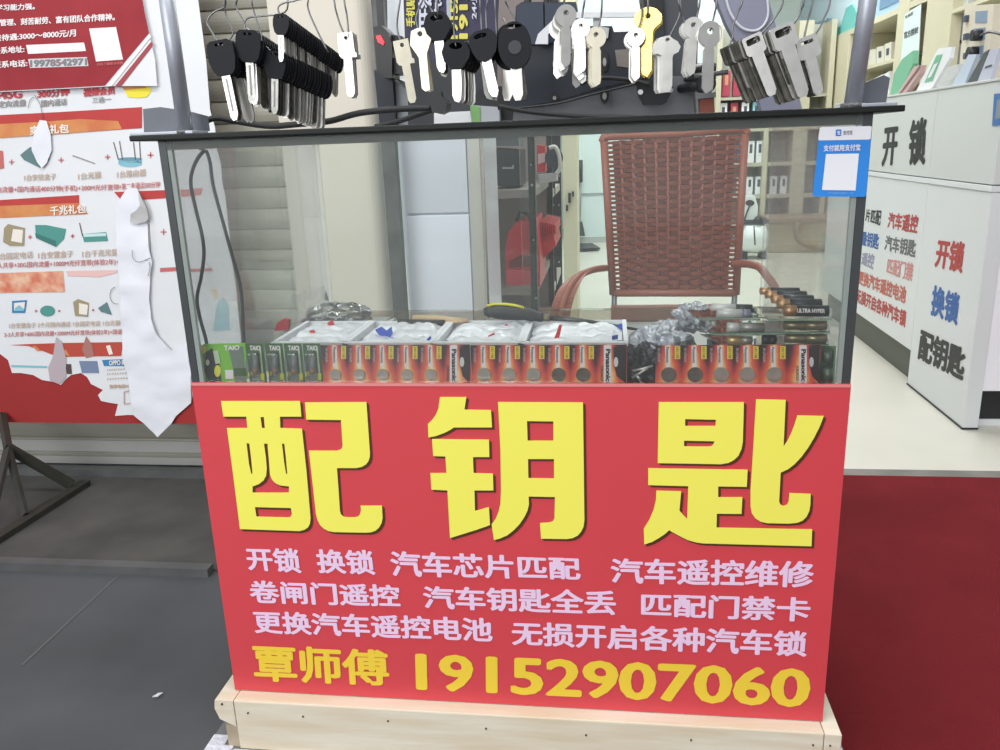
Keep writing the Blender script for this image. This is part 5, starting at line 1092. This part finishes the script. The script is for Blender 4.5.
def textX(body, L, R, mat, bold=.04, X=XC-.001):
    text_quad(body, atX(L[0], L[1], X), atX(R[0], R[1], X), atX(L[0]+(L[3] if len(L) > 3 else 0), L[2], X), atX(R[0]+(R[3] if len(R) > 3 else 0), R[2], X), mat, co, bold=bold)
tk = M('counter black letters', (40, 40, 42), .5); trd = M('counter red letters', (176, 62, 62), .5); tbl = M('counter blue letters', (48, 96, 166), .5); tgr = M('counter grey letters', (104, 104, 110), .5); tli = M('counter lilac letters', (150, 150, 178), .5); tpk = M('counter faded red letters', (206, 140, 138), .5); tor = M('counter orange red letters', (190, 100, 86), .5)
textX('开', (884,128,167,-3), (899,126,165,-3), tk, .05); textX('锁', (910,120,166,-3), (928,116,165,-3), tk, .05)
textX('开锁', (938,238,267,-4), (966,242,274,-4), trd, .05); textX('换锁', (933,284,315,-3), (961,294,326,-4), tbl, .05); textX('配钥匙', (921,328,359,-4), (967,349,382,-4), tk, .055)
textX('片匹配', (866,209,221,-1), (882,210,226,-2), tk); textX('叠钥匙', (862,231,245,-1), (880,234,250,-2), tbl); textX('遥控', (862,252,264,-1), (875,254,270,-2), tli)
textX('汽车遥控', (889,212,228,-2), (919,215,234,-2), trd); textX('汽车钥匙', (886,235,250,-2), (917,240,258,-2), tgr); textX('匹配门禁', (888,258,273,-2), (914,263,282,-2), tpk)
textX('更换汽车遥控电池', (859,270,284,-1), (907,287,304,-2), tor, .05); textX('无损开启各种汽车锁', (857,288,302,-1), (907,311,328,-2), trd, .05)
cpn = thing('blue_notice', 'small blue notice stuck high on the counter side at the right edge', 'sign', atX(998, 125, XC))
m = MB(); m.prism([atX(x, y, XC-.003) for x, y in ((994,94),(1012,92),(1010,124),(992,126))], (.002, 0, 0)); m.build('sheet', M('notice blue', (62, 110, 168), .5), cpn)
m = MB(); m.prism([atX(x, y, XC-.0035) for x, y in ((997,100),(1012,98),(1011,117),(995,119))], (.001, 0, 0)); m.build('picture', M('notice grey', (132, 140, 152), .5), cpn)
# things on the counter
ZK = ZC+.0085
def onc(name, label, cat, pts, X, th, mat, group=None, extra=()):
    P = [atX(x, y, X) for x, y in pts]; t = thing(name, label, cat, (X, sum(p.y for p in P)/len(P), ZK), group)
    m = MB(); lo = min(p.z for p in P)
    P = [Vector((p.x, p.y, p.z-lo+ZK)) for p in P]; m.prism(P, (th, 0, 0)); m.build('body', mat, t)
    for k, (nm, pp, mm) in enumerate(extra):
        m = MB(); m.prism([Vector((X-.0015-.001*k, q.y, q.z-lo+ZK)) for q in [atX(x, y, X) for x, y in pp]], (.0006, 0, 0)); m.build(nm, mm, t)
    return t
grn = M('mint green card', (112, 178, 142), .4); pkp = M('dusty rose case', (196, 164, 162), .4); brn = M('brown case edge', (120, 92, 84), .5)
onc('phone_case', 'mint green upright case at the left end of the counter top', 'case', [(889,106),(893,84),(901,70),(912,62),(912,75),(904,92),(899,106)], 1.72, .02, grn)
onc('phone_case', 'dusty rose phone case leaning beside the mint green one', 'case', [(896,104),(913,77),(920,76),(918,84),(904,104)], 1.70, .02, pkp, None, [('edge', [(898,104),(900,104),(920,78),(919,76)], brn)])
onc('price_card', 'tall white card with a green frame leaning on the counter top', 'card', [(915,99),(934,62),(938,56),(951,55),(949,66),(930,97)], 1.69, .012, whitep, None, [('green_frame', [(924,90),(936,63),(942,62),(932,88)], grn), ('white_centre', [(927,86),(934,72),(938,70),(931,84)], whitep)])
onc('phone_box', 'open white box on the counter top below the power strip', 'box', [(934,93),(936,72),(958,66),(957,88)], 1.76, .03, M('white phone box', (214, 218, 216), .5))
onc('display_phone', 'pale blue and white phone leaning on its stand near the middle of the counter top', 'phone', [(951,90),(968,58),(976,58),(964,88)], 1.70, .012, M('phone pale blue', (186, 198, 214), .3))
onc('display_phone', 'dark grey phone leaning between two pale phones', 'phone', [(966,85),(984,53),(989,50),(978,83)], 1.70, .012, M('phone dark', (72, 74, 78), .3))
onc('display_phone', 'silver lilac phone leaning nearest to the right edge', 'phone', [(977,83),(990,50),(999,49),(990,80)], 1.69, .012, M('phone lilac', (184, 186, 202), .3), None, [('price_tag', [(985,69),(992,67),(992,65),(986,67)], boxd)])
# power strip standing behind
ps = thing('power_strip', 'beige power strip with grey sockets and black plugs standing on the counter', 'power strip', (1.8, 2.0, ZK))
P = [atX(x, y, 1.80) for x, y in ((960,62),(965,6),(994,4),(990,58))]; zlo = min(p.z for p in P)
m = MB(); P[0].z = ZK; P[3].z = ZK; m.prism(P, (.04, 0, 0)); m.build('body', M('beige power strip', (206, 198, 180), .5), ps)
for (x, y) in ((981,17),(979,34),(977,52)):
    q = [atX(x+a, y+b, 1.798) for a, b in ((-5.5,-5.5),(6,-6.5),(5.5,5.5),(-6,6))]; m = MB(); m.prism(q, (.003, 0, 0)); m.build('socket', M('socket grey blue', (124, 142, 164), .4), ps)
for (x, y) in ((981,35),(977,52)):
    c = atX(x, y, 1.797); MB().tube([c, c-Vector((.03, 0, 0))], .018, 14).build('plug', black, ps)
for y in (19, 37, 56): c = atX(967, y, 1.797); MB().box(c-Vector((.01, .01, .01)), c+Vector((.004, .012, .012)), .003).build('switch', boxd, ps)
c = atX(981, 35, 1.76); tag(MB().tube(smooth_path([c, atX(990, 32, 1.75), atX(1003, 35, 1.74)], 5), .004, 8).build('plug_cable', black), 'black cable leading right from the plug of the power strip', 'cable')

# ---- wall shelving on the right
XS = 2.35
wsM = M('cream shelf wood', (208, 203, 176), .5, noise_amt=.04, nscale=4)
wsh = thing('wall_shelving', 'tall cream shelving unit along the right wall behind the counter', 'shelving', (2.6, 5, 0))
zsh = 1.60
MB().box((XS, 2.0, zsh), (2.93, 7.7, zsh+.035)).build('shelf', wsM, wsh)
MB().box((XS, 2.0, .92), (2.93, 7.7, .95)).build('shelf', wsM, wsh); MB().box((XS+.05, 3.3, 1.33), (2.93, 6.9, 1.35)).build('shelf', wsM, wsh)
MB().box((2.9, 2.0, 0), (2.94, 7.7, 2.6)).build('rear_panel', M('shelving back olive', (186, 182, 150), .5), wsh)
for (pa_, pb_, zt2) in ((820, 847, zsh), (893, 904, 2.4), (921, 946, 2.4)):
    ya_, yb_ = atX(pa_, 70, XS).y, atX(pb_, 70, XS).y
    MB().box((XS-.002, min(ya_, yb_), 0), (2.9, max(ya_, yb_), zt2), .003).build('upright', wsM, wsh)
MB().box((XS, 2.0, 0), (2.9, 2.05, 2.4)).build('upright', wsM, wsh)
# header boards above the shelf
hb = thing('header_board', 'pale blue advertising board with a teal lower edge above the cream shelving', 'sign', (XS, 6.6, zsh+.036))
MB().box((XS+.02, 5.35, zsh+.036), (XS+.04, 7.7, 2.1)).build('board', M('pale blue board', (206, 228, 238), .4), hb)
MB().box((XS+.015, 5.35, zsh+.036), (XS+.02, 7.7, zsh+.10)).build('teal_edge', M('teal board edge', (110, 196, 190), .4), hb)
m = MB(); m.prism([atX(x, y, XS+.012) for x, y in ((838,36),(846,8),(852,4),(862,22),(861,28))], (.006, 0, 0)); m.build('teal_picture', M('teal board edge', (0, 0, 0)), hb)
text_quad('超级充', atX(806,26,XS+.014), atX(832,16,XS+.014), atX(806,36,XS+.014), atX(832,27,XS+.014), M('board blue grey ink', (110, 160, 190), .5), hb)
hb2 = thing('header_board', 'second pale blue advertising board above the shelves near the right pole', 'sign', (XS, 5, zsh+.036))
MB().box((XS+.02, 4.35, zsh+.036), (XS+.04, 5.3, 2.1)).build('board', M('sky blue board', (168, 200, 226), .4), hb2)
m = MB(); m.prism([Vector((XS+.014, y, z)) for y, z in ((5.2,1.68),(4.6,1.68),(4.5,1.8),(4.8,1.9),(5.2,1.95))], (.006, 0, 0)); m.build('picture', M('board slate blue', (110, 146, 178), .4), hb2)
# poster between the uprights
po = thing('wall_poster', 'tall white poster with a green drawing between two cream uprights', 'poster', (XS, 4.45, 1.0))
pp = [atX(x, y, XS-.004) for x, y in ((905,14),(921,4),(917,84),(897,98))]; m = MB(); m.prism(pp, (.003, 0, 0)); m.build('sheet', M('poster pale cyan', (214, 230, 230), .5), po)
for pts_ in ([(899,78),(903,66),(912,62),(913,75),(905,80),(903,90),(898,96)],): m = MB(); m.prism([atX(x, y, XS-.006) for x, y in pts_], (.001, 0, 0)); m.build('green_drawing', M('poster green', (82, 168, 122), .5), po)
text_quad('官方授权', atX(904,32,XS-.006), atX(918.5,26,XS-.006), atX(904,39,XS-.006), atX(918,33,XS-.006), M('poster ink', (70, 80, 84), .5), po, bold=.04)
text_quad('专卖店', atX(905,16,XS-.006), atX(913,11,XS-.006), atX(905,19.5,XS-.006), atX(913,14.5,XS-.006), M('poster ink', (0, 0, 0)), po, bold=.03)
# boxes on wall shelves
def wbox(pts, mat, label, X=XS+.06, th=.12, z=None, group='boxes on the cream wall shelving', pic=True):
    P = [atX(x, y, X) for x, y in pts]; lo = min(p.z for p in P); dz = (z-lo) if z is not None else 0
    P = [Vector((p.x, p.y, p.z+dz)) for p in P]; P[2].z = P[3].z = lo+dz
    t = thing('gadget_box', label, 'box', (X+th/2, sum(p.y for p in P)/4, lo+dz), group); m = MB(); m.prism(P, (th, 0, 0)); m.build('box', mat, t)
    if pic:
        c = sum(P, Vector())/4; Q = [c+(p-c)*.4 for p in P]; m = MB(); m.prism([q-Vector((.002, 0, 0)) for q in Q], (.001, 0, 0)); m.build('picture', boxd, t)
offw = M('off white gadget box', (216, 214, 198), .5)
for i, pts in enumerate((((869,34),(877,32),(877,47),(869,49)), ((878,32),(885,30),(885,46),(878,47)), ((886,28),(893,25),(892,42),(886,45)))):
    wbox(pts, offw, ('off-white box beside the right pole on the upper inner shelf', 'off-white box in the middle of the upper inner shelf', 'off-white box on the upper inner shelf next to the upright')[i], z=1.352, pic=i > 0)
MB().box((XS+.03, 4.8, 1.12), (2.93, 6.3, 1.135)).build('shelf', wsM, wsh)
for i, pts in enumerate((((866,61),(874,56),(876,71),(870,74)), ((876,57),(884,52),(884,72),(878,74)), ((885,53),(891,49),(891,70),(885,73)))):
    wbox(pts, boxw, ('white charger box beside the right pole on the middle shelf', 'white charger box in the middle of the group near the pole', 'white charger box next to the narrow upright')[i], z=1.137)
for i, pts in enumerate((((836,72),(840,70),(840,92),(836,93)), ((842,70),(847,68),(847,92),(842,93)), ((843,42),(848,30),(849,44),(844,60)))):
    wbox(pts, boxw, ('slim white box left of the right pole, outer one', 'slim white box left of the right pole, inner one', 'pale leaning card above the slim boxes left of the right pole')[i], X=XS+(.06 if i == 2 else .035), th=.05, z=1.352 if i == 2 else 1.137, pic=False)
ya_ = lambda px: atX(px, 40, XS+.05).y
MB().box((XS, 2.9, 1.17), (2.9, 3.95, 1.19)).build('shelf', wsM, wsh)
for i, (a, b, t0, c, nm) in enumerate(((943,950,28,M('red folder', (178, 62, 76), .5),'red folder standing on the shelf left of the power strip'), (950.5,955,22,whitep,'white folder between the red and the dark one'), (955.5,959,18,M('dark folder', (62, 66, 70), .5),'dark folder nearest to the power strip'), (959.5,962,15,M('grey folder', (120, 124, 126), .5),'thin grey folder half behind the power strip'))):
    ztop = atX((a+b)/2, t0, XS+.05).z; m = MB(); m.box((XS+.05, ya_(b), 1.1905), (XS+.3, ya_(a), ztop), .003); tag(m.build('folder', c), nm, 'folder', 'folders on the right-hand shelf')
wbox([(951,-10),(968,-10),(968,8),(951,14)], M('white stacked carton', (222, 226, 226), .5), 'white carton on the shelf at the top right', X=XS+.05, th=.2, z=1.5, pic=False)
MB().box((XS, 2.9, 1.48), (2.9, 3.95, 1.4995)).build('shelf', wsM, wsh)

# ================================================================== LIGHT
w = bpy.data.worlds.new('world'); S.world = w; w.use_nodes = True
nt = w.node_tree; bg = nt.nodes['Background']; bg.inputs[1].default_value = .66
tc = nt.nodes.new('ShaderNodeTexCoord'); nz = nt.nodes.new('ShaderNodeTexNoise'); nz.inputs['Scale'].default_value = 2.2; nz.inputs['Detail'].default_value = 3
rp_ = nt.nodes.new('ShaderNodeValToRGB'); rp_.color_ramp.elements[0].position = .38; rp_.color_ramp.elements[0].color = (.42, .44, .46, 1)
rp_.color_ramp.elements[1].position = .60; rp_.color_ramp.elements[1].color = (1.25, 1.3, 1.36, 1)
nt.links.new(tc.outputs['Generated'], nz.inputs['Vector']); nt.links.new(nz.outputs['Fac'], rp_.inputs[0]); nt.links.new(rp_.outputs[0], bg.inputs[0])
def area(name, loc, target, sx, sy, power, col=(1, 1, 1)):
    l = bpy.data.lights.new(name, 'AREA'); l.shape = 'RECTANGLE'; l.size = sx; l.size_y = sy; l.energy = power; l.color = col
    o = bpy.data.objects.new(name, l); C.objects.link(o); o.location = loc
    o.rotation_euler = (Vector(target)-Vector(loc)).to_track_quat('-Z', 'Y').to_euler(); return o
area('ceiling_lamp', (.6, 2.6, 2.9), (.6, 2.6, 0), 2.4, .5, 58, (.97, .99, 1))
area('ceiling_lamp', (1.4, 5.2, 2.9), (1.4, 5.2, 0), 2.4, .5, 75, (.97, .99, 1))
area('mall_skylight', (-1.8, -3.2, 3.2), (.2, .3, .4), 3, 2, 80, (1, 1, 1))
area('frontal_fill', (-1.2, -4.2, 1.75), (.4, 0, .7), 3.2, .8, 66, (1, 1, 1))  # unseen fill added in front to brighten the sign and the cabinet contents
area('entrance_fill', (.3, -.35, 2.85), (.3, 1.5, .55), 1.6, .4, 34, (1, .99, .97))  # added fill, no known source; lifts what shows through the glass
